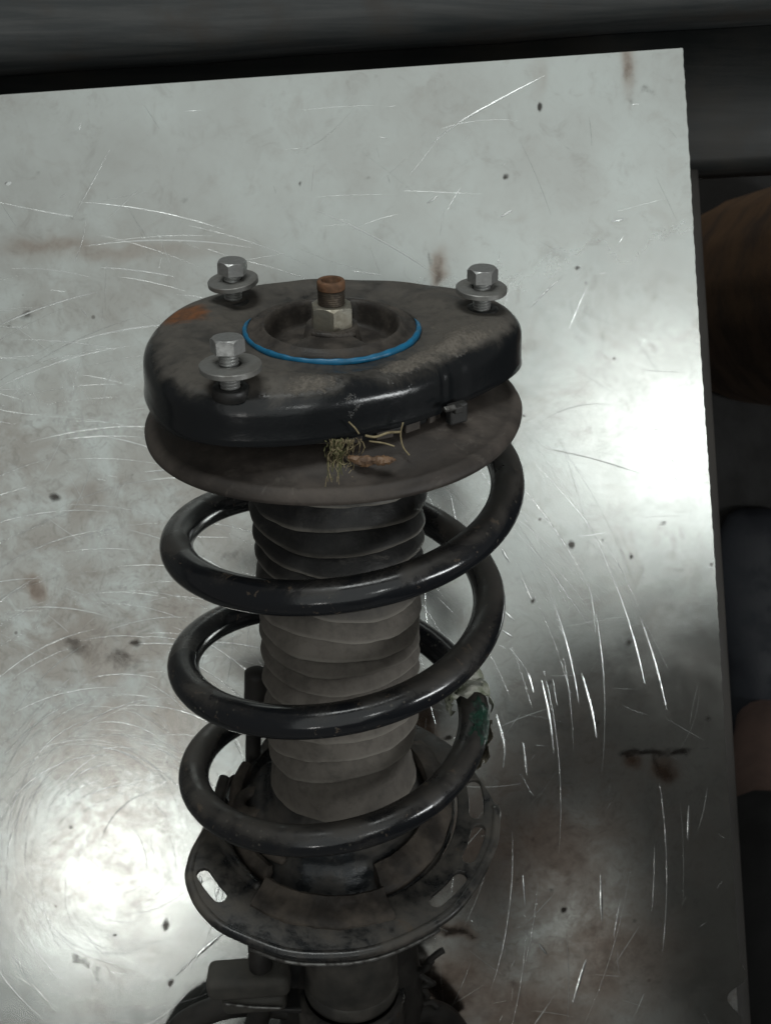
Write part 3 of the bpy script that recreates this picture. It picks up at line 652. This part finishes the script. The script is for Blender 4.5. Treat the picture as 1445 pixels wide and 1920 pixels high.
# --- coil spring
kn = [(-2.80, -.2640), (-2.62, -.2600), (-2.5, -.2555), (-2.25, -.2420), (-2.0, -.2262), (-1.5, -.1908), (-1.0, -.1553), (-.5, -.1220), (0, -.0888), (.25, -.0735), (.5, -.0615), (.62, -.0570), (.72, -.0548)]
kr = [(-2.8, .0690), (-2.0, .0708), (-1.0, .0728), (0, .0757), (.72, .0752)]; kx = [(-2.8, -.0046), (-2, -.0046), (-1, -.0024), (0, .0026), (.72, .003)]
rw = .0077; NS = 700; pts = []
kz = np.interp(np.linspace(-2.6, .72, NS), [k[0] for k in kn], [k[1] for k in kn])
g = np.exp(-.5 * (np.arange(-24, 25) / 9.0) ** 2); g /= g.sum(); kz = np.convolve(np.pad(kz, 24, 'edge'), g, 'valid')
for i, n in enumerate(np.linspace(-2.6, .72, NS)):
    a = 2 * PI * n; R = np.interp(n, *zip(*kr)); cx = np.interp(n, *zip(*kx))
    pts.append((cx + R * math.sin(a), -R * math.cos(a), kz[i]))
spring = link('coil_spring', sweep(pts, rw, 28), M_spring, strut)
def spring_at(n):
    i = int((n + 2.6) / 3.32 * (NS - 1)); p = Vector(pts[i]); t = (Vector(pts[i + 1]) - Vector(pts[i - 1])).normalized(); return p, t
# paint smear and torn label film on the right of the lower coil
def wrap(n0, n1, a0, a1, rad, jag, seed, mat, name, nu=26, nv=16, crum=0.0):
    r_ = random.Random(seed); vs = []; fs = []
    ph = [r_.uniform(0, 6.28) for _ in range(8)]
    for i in range(nu):
        u = i / (nu - 1); 
        for j in range(nv):
            v = j / (nv - 1)
            uu = u + jag * (math.sin(v * 9 + ph[0]) + .6 * math.sin(v * 23 + ph[1])) * (1 if u in (0, 1) else .3)
            vv = v + jag * (math.sin(u * 11 + ph[2]) + .6 * math.sin(u * 27 + ph[3])) * (1 if v in (0, 1) else .3)
            p, t = spring_at(n0 + (n1 - n0) * uu); zz = Vector((0, 0, 1)); rad_v = Vector((p.x, p.y, 0)).normalized(); zz = t.cross(rad_v).normalized()
            if zz.z < 0: zz = -zz
            a = a0 + (a1 - a0) * vv
            rr = rad + crum * (abs(math.sin(u * 7 + ph[4] + 3 * v)) + .6 * abs(math.sin(v * 9 + ph[5] - 2 * u)))
            vs.append(p + (rad_v * math.cos(a) + zz * math.sin(a)) * rr)
    for i in range(nu - 1):
        for j in range(nv - 1): k = i * nv + j; fs.append((k, k + 1, k + nv + 1, k + nv))
    o = link(name, fixn(mesh(vs, fs)), mat, spring); return o
# (front = n integer; right = +.25)
wrap(-1.790, -1.742, .0, 1.7, rw + .0001, .13, 3, M_paint, 'paint_smear')
wrap(-1.735, -1.685, -.3, 2.6, rw + .0006, .08, 5, M_tape, 'torn_label', crum=.0016)
wrap(-1.80, -1.745, -1.3, -.5, rw + .0008, .08, 8, M_tape2, 'torn_label', crum=.0022)
wrap(-1.735, -1.70, 2.4, 3.6, rw + .0012, .10, 11, M_tape, 'torn_label', crum=.003)

# --- lower spring seat: flange with slots, pan, isolator
SZ, SA = -.268, -.22                        # plane z = SZ + SA*front
def sp(x, f, dz=0.0): return Vector((x, -f, SZ + SA * f + dz))
outl = [(.0806, .0040), (.0803, .0096), (.0786, .0220), (.0749, .0318), (.0674, .0470), (.0535, .0646), (.0300, .0787), (.0110, .0848), (-.0081, .0861), (-.0220, .0850), (-.0338, .0815), (-.0551, .0717), (-.0655, .0625), (-.0710, .0545), (-.0746, .0450), (-.0750, .0390), (-.0735, .0287), (-.0690, .0161), (-.0672, .0060), (-.0674, -.0035), (-.0655, -.0105), (-.0600, -.0160), (-.0500, -.024), (-.042, -.042), (-.030, -.056), (0, -.062), (.030, -.056), (.055, -.040), (.0640, -.0290), (.0706, -.0187), (.0771, -.0068)]
def closed_cr(P, n=6):
    P = [Vector(p) for p in P]; L = len(P); o = []
    for i in range(L):
        p0, p1, p2, p3 = P[i - 1], P[i], P[(i + 1) % L], P[(i + 2) % L]
        for k in range(n):
            t = k / n; o.append(0.5 * ((2 * p1) + (p2 - p0) * t + (2 * p0 - 5 * p1 + 4 * p2 - p3) * t * t + (3 * p1 - p0 - 3 * p2 + p3) * t ** 3))
    return o
outer = closed_cr(outl, 5)
def slot(t0, t1, r0, r1, n=8):
    """kidney slot between two angles (deg, +x to the front) and radii"""
    t0, t1 = math.radians(t0), math.radians(t1); rm, hw = (r0 + r1) / 2, (r1 - r0) / 2; o = []
    for i in range(n + 1): a = t0 + (t1 - t0) * i / n; o.append((a, rm + hw))
    o2 = [(rm * math.cos(a), rm * math.sin(a)) for a in (t0, t1)]
    loop = [Vector((r * math.cos(a), r * math.sin(a))) for a, r in o]
    for k in range(1, 6):
        b_ = PI * k / 6; dirr = Vector((math.cos(t1), math.sin(t1))); tan = Vector((-math.sin(t1), math.cos(t1)))
        loop.append(dirr * rm + dirr * hw * math.cos(b_) + tan * hw * math.sin(b_))
    for i in range(n + 1): a = t1 + (t0 - t1) * i / n; loop.append(Vector(((rm - hw) * math.cos(a), (rm - hw) * math.sin(a))))
    for k in range(1, 6):
        b_ = PI * k / 6; dirr = Vector((math.cos(t0), math.sin(t0))); tan = Vector((-math.sin(t0), math.cos(t0)))
        loop.append(dirr * rm - dirr * hw * math.cos(b_) - tan * hw * math.sin(b_))
    return loop
IR = .0605
inner = [Vector((IR * math.cos(2 * PI * k / 90), max(IR * math.sin(2 * PI * k / 90), -.0545))) for k in range(90)]
inner = [Vector((p.x * (1.0 if p.y > -.02 else .86), p.y * (1.0 if p.y > -.02 else .92))) for p in inner]
loops = [outer, inner, slot(-9, 5, .0666, .0740), slot(13.5, 26.5, .0690, .0762), slot(36.5, 50, .0710, .0780), slot(137, 148, .0764, .0832)]
b = bmesh.new()
for lp in loops:
    vs = [b.verts.new((p.x, -p.y, SZ + SA * p.y)) for p in lp]
    for i in range(len(vs)): b.edges.new((vs[i], vs[(i + 1) % len(vs)]))
bmesh.ops.triangle_fill(b, use_beauty=True, use_dissolve=False, edges=list(b.edges), normal=(0, 0.22, 1))
ok = []
def inside(p, lp):
    c = False; j = len(lp) - 1
    for i in range(len(lp)):
        if (lp[i].y > p.y) != (lp[j].y > p.y) and p.x < (lp[j].x - lp[i].x) * (p.y - lp[i].y) / (lp[j].y - lp[i].y) + lp[i].x: c = not c
        j = i
    return c
for f_ in list(b.faces):
    cc = f_.calc_center_median(); p = Vector((cc.x, -cc.y))
    if any(inside(p, lp) for lp in loops[1:]) or not inside(p, outer): b.faces.remove(f_)
bmesh.ops.recalc_face_normals(b, faces=b.faces)
lseat = link('lower_spring_seat', b, M_seat, strut, smooth=False)
md = lseat.modifiers.new('thick', 'SOLIDIFY'); md.thickness = .0030; md.offset = -1
bv = lseat.modifiers.new('bev', 'BEVEL'); bv.width = .0007; bv.segments = 2; bv.limit_method = 'ANGLE'; bv.angle_limit = math.radians(50)
# turned-up bead along the front rim (worn bright underneath)
fr = [p for p in outer if p.y > .002]
fr.sort(key=lambda p: math.atan2(p.y, p.x))
link('rim_bead', sweep([sp(p.x * .992, p.y * .992, .0010) for p in fr], .0028, 10), M_seat, lseat)
link('worn_rim', sweep([sp(p.x * .996, p.y * .996, -.0042) for p in fr if -.045 < p.x < .05], .0012, 8), M_bright, lseat)
# pan
def pan_row(r, dz, n=120, flat=True):
    o = []
    for k in range(n):
        a = 2 * PI * k / n; x, f = r * math.cos(a), r * math.sin(a)
        if f < -.02: x *= .86; f = max(f * .92, -.0545)
        o.append(sp(x - .002, f, dz + .0006 * math.sin(3 * a + r * 100)))
    return o
pan = rows_mesh([pan_row(r, dz) for r, dz in ((.0612, -.0010), (.0596, .0010), (.0580, -.0025), (.0560, -.0040), (.0520, -.0030), (.0480, .0010), (.0450, .0060), (.0425, .0085), (.0390, .0100), (.0355, .0135), (.0335, .0200), (.030, .023))])
link('seat_pan', pan, M_pan, lseat)
iso = []
def iso_row(a0, a1, r, dz, n=60):
    return [sp(r * math.cos(a0 + (a1 - a0) * k / n) - .002, r * math.sin(a0 + (a1 - a0) * k / n), dz) for k in range(n + 1)]
def iso_mesh(a0, a1, prof, n=60):
    rows = [iso_row(math.radians(a0), math.radians(a1), r, dz, n) for r, dz in prof]
    m = rows_mesh(rows + [rows[0]], closed=False)
    b_ = bmesh.new(); b_.from_mesh(m); bmesh.ops.remove_doubles(b_, verts=b_.verts, dist=1e-6)
    bmesh.ops.holes_fill(b_, edges=[e for e in b_.edges if e.is_boundary], sides=0); bmesh.ops.recalc_face_normals(b_, faces=b_.faces)
    b_.to_mesh(m); b_.free(); return m
o = link('isolator', iso_mesh(-40, 66, [(.0595, -.002), (.0592, .0030), (.0575, .0050), (.052, .0085), (.0475, .0100), (.0460, .0085), (.0460, 0)]), M_iso, lseat); auto_smooth(o, 40)
o = link('isolator', iso_mesh(66.5, 124, [(.0735, 0), (.0735, .0045), (.0722, .0058), (.064, .0075), (.0605, .0090), (.0590, .0080), (.0590, -.001)]), M_iso, lseat); auto_smooth(o, 40)
o = link('isolator', iso_mesh(128, 205, [(.0575, -.002), (.0572, .0035), (.0555, .0055), (.053, .0065), (.051, .0055), (.0505, .0)]), M_iso, lseat); auto_smooth(o, 40)
def rough_up(o, strength, size, sub=0):
    tx = bpy.data.textures.new('lumps', 'CLOUDS'); tx.noise_scale = size; tx.noise_depth = 3
    if sub: m_ = o.modifiers.new('sub', 'SUBSURF'); m_.subdivision_type = 'SIMPLE'; m_.levels = m_.render_levels = sub
    m_ = o.modifiers.new('lump', 'DISPLACE'); m_.texture = tx; m_.strength = strength; m_.mid_level = 0.5; m_.texture_coords = 'LOCAL'
for ch_ in [c for c in lseat.children if c.name.startswith('isolator')]: rough_up(ch_, .0022, .010, 2)
for ch_ in [c for c in lseat.children if c.name.startswith('seat_pan')]: rough_up(ch_, .0016, .012, 1)
link('inner_lip', sweep([sp(.0622 * math.cos(math.radians(a_)) - .002, .0622 * math.sin(math.radians(a_)), .0025) for a_ in range(126, 196, 2)], .0030, 12), M_seat, lseat)
# locating notch and dirt ridges on the flange's front
link('locating_tab', box(.0085, .0060, .0020, .0005, loc=sp(-.0055, .0765, .0012), rot=Matrix.Rotation(.216, 3, 'X')), M_seat, lseat, smooth=False)
link('notch_edge', box(.0026, .0068, .0030, .0003, loc=sp(-.0108, .0765, .0006), rot=Matrix.Rotation(.216, 3, 'X')), M_black, lseat, smooth=False)
for t0, t1, rr in ((100, 118, .0748), (72, 92, .0752), (60, 70, .0735)):
    P = [sp(rr * math.cos(math.radians(t0 + (t1 - t0) * i / 14)) - .002, rr * math.sin(math.radians(t0 + (t1 - t0) * i / 14)) + .0004 * math.sin(i * 2.1), .0006) for i in range(15)]
    link('dirt_ridge', sweep(P, [.0004 + .0008 * abs(math.sin(i * 1.3 + t0)) * math.sin(PI * i / 14) for i in range(15)], 7), M_grommet, lseat)
# rust-brown end stop on the pan, left
link('coil_stop', sweep(bez([sp(-.040, .030, .010), sp(-.035, .036, .011), sp(-.027, .042, .010)], 8), [.002 + .002 * math.sin(PI * i / 16) for i in range(17)], 10), M_iso, lseat)
ear = revolve([(.0035, .0), (.0040, .0025), (.0085, .0030), (.0100, .0015), (.0102, -.003)], 30)
o = link('bracket_boss', ear, M_iso, lseat); o.location = sp(-.046, .004, .006); o.rotation_euler = (.2, -.1, 0)
bk = bmesh.new(); bmesh.ops.create_cone(bk, cap_ends=True, segments=20, radius1=.019, radius2=.015, depth=.016)
o = link('bracket_shoulder', bk, M_black, lseat); o.location = sp(-.0465, -.008, -.006); auto_smooth(o)

# --- damper tube and knuckle clamp
tube = link('damper_tube', revolve([(.024, -.262), (.0262, -.270), (.0262, -.398), (.0255, -.4015), (.0235, -.4020), (.0225, -.396)], 72, .0035, 0), M_tube, strut)
link('tube_lip', revolve([(.0262, -.3925), (.0268, -.3935), (.0270, -.3990), (.0262, -.4022), (.0240, -.4026)], 72, .0035, 0), M_tube, tube)
for hx, hz in ((-.006, -.352), (.0035, -.3535)):
    link('tube_dimple', revolve([(.0025, -.0004), (.0026, .0007), (.0018, .001), (.0005, .0003)], 16, cap1=True), M_black, tube).matrix_local = Matrix.Translation((hx + .0035, -math.sqrt(.0262 ** 2 - hx * hx), hz)) @ Matrix.Rotation(PI / 2, 4, 'X')
kb = []
for z, rx, ry, off in ((-.318, .029, .027, 0), (-.345, .0345, .029, -.004), (-.385, .038, .030, -.006), (-.41, .041, .029, -.004), (-.44, .043, .026, .0), (-.465, .040, .022, .004)):
    kb.append([(.0035 + rx * math.cos(2 * PI * k / 64), off * -1 + ry * .8 * math.sin(2 * PI * k / 64) + .012, z + .02 * (math.cos(2 * PI * k / 64)) ** 2 * -.3) for k in range(64)])
clamp = link('knuckle_clamp', rows_mesh(kb, cap0=True, cap1=True), M_hose, strut)
link('clamp_collar', revolve([(.0270, -.4040), (.0300, -.4050), (.0310, -.409), (.0300, -.435), (.0255, -.445)], 64, .0035, 0), M_seat, clamp)
# cast knuckle the strut is bolted to, lying on the bench below
ft = join_meshes([box(.15, .085, .060, .014, 4, loc=(.0, -.478, .031)), box(.05, .07, .075, .012, 4, loc=(.004, -.470, .055))])
ft.transform(SM.inverted()); o = link('knuckle', ft, M_hose, strut); auto_smooth(o, 40)
# hanger plate for the hose on the left
hp = join_meshes([box(.030, .004, .050, .0015, loc=(-.034, .004, -.385)), box(.034, .018, .004, .0012, loc=(-.040, -.004, -.408))])
link('hose_bracket', hp, M_black, strut, smooth=False)
# brake hose running behind the spring seat and out below it
P = bez([(-.0440, .034, -.205), (-.0450, .033, -.222), (-.0478, .031, -.2500), (-.0492, .030, -.2800), (-.0500, .022, -.315), (-.0470, .002, -.345), (-.0458, -.012, -.362), (-.0462, -.012, -.395), (-.052, -.010, -.425), (-.066, -.006, -.45)], 8)
hr = [.0050 + .0 * i for i in range(len(P))]
for i in range(len(P)):
    z = P[i].z
    hr[i] = .0066 if z > -.236 else (.0052 if z > -.243 else .0042) if z > -.30 else .0066
hr[0] = .0035
link('brake_hose', sweep(P, hr, 16), M_hose, strut)
# grommet clamped on the hose: two rounded tiers
gr = join_meshes([box(.046, .020, .0150, .0045, 4, loc=(-.0525, -.014, -.3800), rot=Matrix.Rotation(-.10, 3, 'Y')), box(.036, .018, .0125, .004, 4, loc=(-.0500, -.013, -.3945), rot=Matrix.Rotation(-.10, 3, 'Y'))])
o = link('hose_grommet', gr, M_grommet, strut); auto_smooth(o, 40)
link('grommet_fold', sweep(bez([(-.066, -.0235, -.3895), (-.050, -.0240, -.3915), (-.034, -.0235, -.3930)], 8), .0009, 8), M_bright, o)
# sensor cable bending away at the left, and a twisted wire on the right
link('sensor_cable', sweep(bez([(-.020, .010, -.434), (-.042, .012, -.4315), (-.062, .016, -.4350), (-.080, .018, -.4425), (-.098, .018, -.455), (-.110, .016, -.475)], 10), .0075, 16), M_hose, strut)
tw = []; rw_ = random.Random(5); q_ = Vector((.0560, .010, -.384))
for i in range(26):
    tw.append(tuple(q_)); q_ = q_ + Vector((rw_.gauss(-.0004, .0022), rw_.gauss(0, .0012), -.0022 + rw_.gauss(0, .0018)))
tw = bez(tw, 4)
link('tie_wire', sweep(tw, .0019, 8), M_hose, strut)
link('cable_lug', sweep(bez([(.026, .008, -.440), (.040, .012, -.438), (.052, .016, -.442), (.060, .018, -.450), (.066, .018, -.460)], 8), .0072, 14), M_hose, strut)

# ------------------------------------------------------------------ dry bits caught on the seat
def tuft(name, strands, mats):
    pass
ms = []; ms2 = []
rr = random.Random(21)
def strand(x0, L, loop, rad):
    """a wiry root hanging over the seat's cone, with loose loops"""
    p = []; n = 16; ph = rr.uniform(0, 6.28); dr = rr.uniform(-.0025, .0015); tu = rr.uniform(.6, 1.7); ph2 = rr.uniform(0, 6.28)
    for s_ in range(n + 1):
        u = s_ / n
        x = x0 + dr * u + loop * u ** .6 * math.cos(ph + tu * 6.28 * u) + .0006 * math.sin(9 * u + ph2)
        z = -.0225 - L * u + loop * .9 * u ** .6 * math.sin(ph + tu * 6.28 * u)
        z = min(z, -.0215)
        r_surf = .0555 + max(0, (-.0295 - z)) / .0125 * .0275
        f = math.sqrt(max(.0001, min(.0845, max(.0625, r_surf + .0012)) ** 2 - x * x)) + .0008 + .0022 * abs(math.sin(s_ * .7 + ph))
        p.append(SW(x, f, z))
    q_ = bez(p, 3)
    return sweep(q_, [rad * (1 - .5 * k_ / len(q_)) for k_ in range(len(q_))], 5)
for k in range(26):
    (ms if k % 3 else ms2).append(strand(.0040 + rr.gauss(0, .0022), rr.uniform(.008, .016), rr.uniform(.0006, .0026), rr.uniform(.00016, .00030)))
for k in range(14): ms2.append(strand(.0030 + rr.gauss(0, .0016), rr.uniform(.008, .0135), rr.uniform(.0003, .0012), rr.uniform(.00018, .00030)))
for k in range(8): ms.append(strand(.0110 + rr.uniform(-.003, .003), rr.uniform(.009, .015), rr.uniform(.0008, .0024), rr.uniform(.00018, .00028)))
tuft_o = tag(empty('root_tuft', SW(.006, .066, -.030)), 'dried tangle of thin roots hanging on the brown spring seat rim', 'roots')
inv = Matrix.Translation(-SW(.006, .066, -.030))
o = link('pale_roots', join_meshes(ms), M_root, tuft_o); o.matrix_parent_inverse = inv
o = link('olive_roots', join_meshes(ms2), M_moss, tuft_o); o.matrix_parent_inverse = inv
# loose straws under the rim
for k, (pl, lab) in enumerate([([(.0165, .0640, -.0235), (.022, .0635, -.0245), (.0265, .063, -.0262)], 'short pale straw lying beside the root tangle under the plate rim'),
                               ([(.0300, .0560, -.0190), (.0290, .0575, -.0235), (.0300, .0600, -.0280), (.0325, .0625, -.0305)], 'thin curved straw at the right of the root tangle'),
                               ([(.0085, .0640, -.0150), (.0110, .0635, -.0180), (.0125, .0635, -.0205)], 'tiny straw stuck to the black plate wall above the roots'),
                               ([(.0150, .0630, -.0215), (.0190, .0615, -.0228), (.0240, .0590, -.0222), (.0290, .0570, -.0228)], 'frayed straw tucked along the lower edge of the black plate')]):
    tag(link('straw', sweep(bez([SW(*p) for p in pl], 6), .00035 if k != 3 else .0005, 6), M_root), lab, 'straw', 'straws caught under the plate rim')
# dry twig / pod
P = bez([SW(.0080, .0665, -.0290), SW(.0130, .0685, -.0300), SW(.0185, .0695, -.0292), (SW(.0235, .0700, -.0288)), SW(.0268, .0700, -.0286)], 6)
kk = [(0, .0006), (.15, .0018), (.35, .0024), (.5, .0017), (.62, .0020), (.8, .0016), (.93, .0009), (1, .0004)]
pr = [float(np.interp(i / (len(P) - 1), *zip(*kk))) for i in range(len(P))]
pm = sweep(P, pr, 9)
for v in pm.vertices: v.co += Vector((rr.gauss(0, .00022), rr.gauss(0, .00022), rr.gauss(0, .00022)))
tw_o = tag(link('dry_twig', pm, M_pod), 'small brown dry twig stub lying on the spring seat beside the roots', 'twig'); auto_smooth(tw_o, 24)

# ------------------------------------------------------------------ things beside the bench
# round wooden post standing on the floor
pp = []
for z, r in ((-.80, .115), (-.60, .112), (-.42, .110), (-.30, .108), (-.285, .104), (-.278, .095), (-.276, .03)):
    pp.append((r, z))
post = tag(link('wooden_stump', revolve(pp, 48, .452, .035, wob=lambda r, z, a: (r * (1 + .03 * math.sin(3 * a + 1) + .012 * math.sin(17 * a)), z), cap1=True), M_wood), 'blurred brown wooden stump on the floor beside the bench', 'stump')
# person at the bench
def skin_body(name, nodes, edges, mat, parent, sub=2):
    me = bpy.data.meshes.new(name); me.from_pydata([n[0] for n in nodes], edges, []); me.update()
    o = bpy.data.objects.new(name, me); C.objects.link(o); me.materials.append(mat); o.parent = parent
    md = o.modifiers.new('skin', 'SKIN'); md.use_smooth_shade = True
    for i, n in enumerate(nodes):
        r = n[1]; me.skin_vertices[0].data[i].radius = r if hasattr(r, '__len__') else (r, r)
    me.skin_vertices[0].data[0].use_root = True
    s = o.modifiers.new('sub', 'SUBSURF'); s.levels = sub; s.render_levels = sub
    return o
PX, PY = .455, -.440; FZ = -.80
per = tag(empty('person', (0, 0, 0)), 'person in dark clothes with a bare ankle and navy shoe beside the bench', 'person')
hip = (.53, -.72, .10)
ch = (.34, -.40, .55); sl = (.17, -.38, .59); sr_ = (.44, -.31, .63)
body = skin_body('body', [(hip, (.13, .10)), ((.45, -.60, .31), (.13, .095)), (ch, (.15, .10)), ((.35, -.40, .67), (.06, .06)), ((.355, -.395, .72), (.052, .055)), ((.36, -.385, .80), (.075, .09)), ((.36, -.375, .87), (.07, .08)),
                          ((.46, -.69, .04), .085), ((.365, -.53, -.33), .055), ((.402, -.485, -.55), .050), ((.447, -.440, -.70), .036), ((PX, PY + .0, FZ + .042), .030), ((PX - .01, PY + .10, FZ + .030), .022),
                          ((.64, -.69, .04), .085), ((PX + .20, PY - .12, FZ + .47), .055), ((PX + .20, PY - .03, FZ + .30), .050), ((PX + .20, PY - .005, FZ + .10), .036), ((PX + .20, PY + .0, FZ + .042), .030), ((PX + .21, PY + .10, FZ + .030), .022),
                          (sl, .055), ((.12, -.56, .42), .052), ((.09, -.52, .48), .050), ((.045, -.44, .57), .036), ((.03, -.41, .60), (.026, .045)),
                          (sr_, .052), ((.60, -.44, .36), .042), ((.58, -.36, .25), .036), ((.56, -.32, .18), .028), ((.55, -.31, .145), (.022, .038))],
                 [(0, 1), (1, 2), (2, 3), (3, 4), (4, 5), (5, 6), (0, 7), (7, 8), (8, 9), (9, 10), (10, 11), (11, 12), (0, 13), (13, 14), (14, 15), (15, 16), (16, 17), (17, 18), (2, 19), (19, 20), (20, 21), (21, 22), (22, 23), (2, 24), (24, 25), (25, 26), (26, 27), (27, 28)], M_skin, per)
skin_body('shirt', [((hip[0], hip[1], hip[2] + .04), (.165, .125)), ((.45, -.60, .31), (.18, .125)), (ch, (.19, .135)), ((.35, -.41, .63), (.085, .08)), (sl, .080), ((.14, -.49, .49), .072), (sr_, .086), ((.585, -.43, .40), .062)],
          [(0, 1), (1, 2), (2, 3), (2, 4), (4, 5), (2, 6), (6, 7)], M_shirt, per)
skin_body('trousers', [((hip[0], hip[1], hip[2] + .06), (.16, .12)), ((.46, -.69, .02), .105), ((.365, -.53, -.33), .080), ((.398, -.490, -.53), .074), ((.64, -.69, .02), .105), ((PX + .20, PY - .12, FZ + .47), .080), ((PX + .20, PY - .06, FZ + .36), .076)],
          [(0, 1), (1, 2), (2, 3), (0, 4), (4, 5), (5, 6)], M_trouser, per)
def shoe(x, y, z):
    rows = []
    for u, w, h in ((-.095, .028, .050), (-.085, .036, .068), (-.05, .042, .078), (0, .043, .080), (.04, .046, .070), (.08, .051, .055), (.12, .052, .048), (.155, .046, .042), (.178, .034, .034), (.186, .018, .022)):
        rows.append([(x + w * math.cos(2 * PI * k / 24), y + u, z + max(0.0, h * .5 + h * .5 * math.sin(2 * PI * k / 24) * (1 if math.sin(2 * PI * k / 24) > 0 else 1))) for k in range(24)])
    return rows_mesh(rows, True, True, True)
link('shoe', shoe(PX - .005, PY + .05, FZ), M_shoe, per); link('shoe', shoe(PX + .205, PY + .05, FZ), M_shoe, per)
hb = bmesh.new(); bmesh.ops.create_uvsphere(hb, u_segments=32, v_segments=20, radius=1)
bmesh.ops.delete(hb, geom=[v for v in hb.verts if v.co.z < -.15 and v.co.y > -.2], context='VERTS')
bmesh.ops.scale(hb, vec=(.088, .108, .090), verts=hb.verts)
bmesh.ops.rotate(hb, cent=(0, 0, 0), matrix=Matrix.Rotation(-.9, 3, 'X'), verts=hb.verts); bmesh.ops.translate(hb, vec=(.36, -.38, .87), verts=hb.verts)
link('hair', hb, M_hair, per)
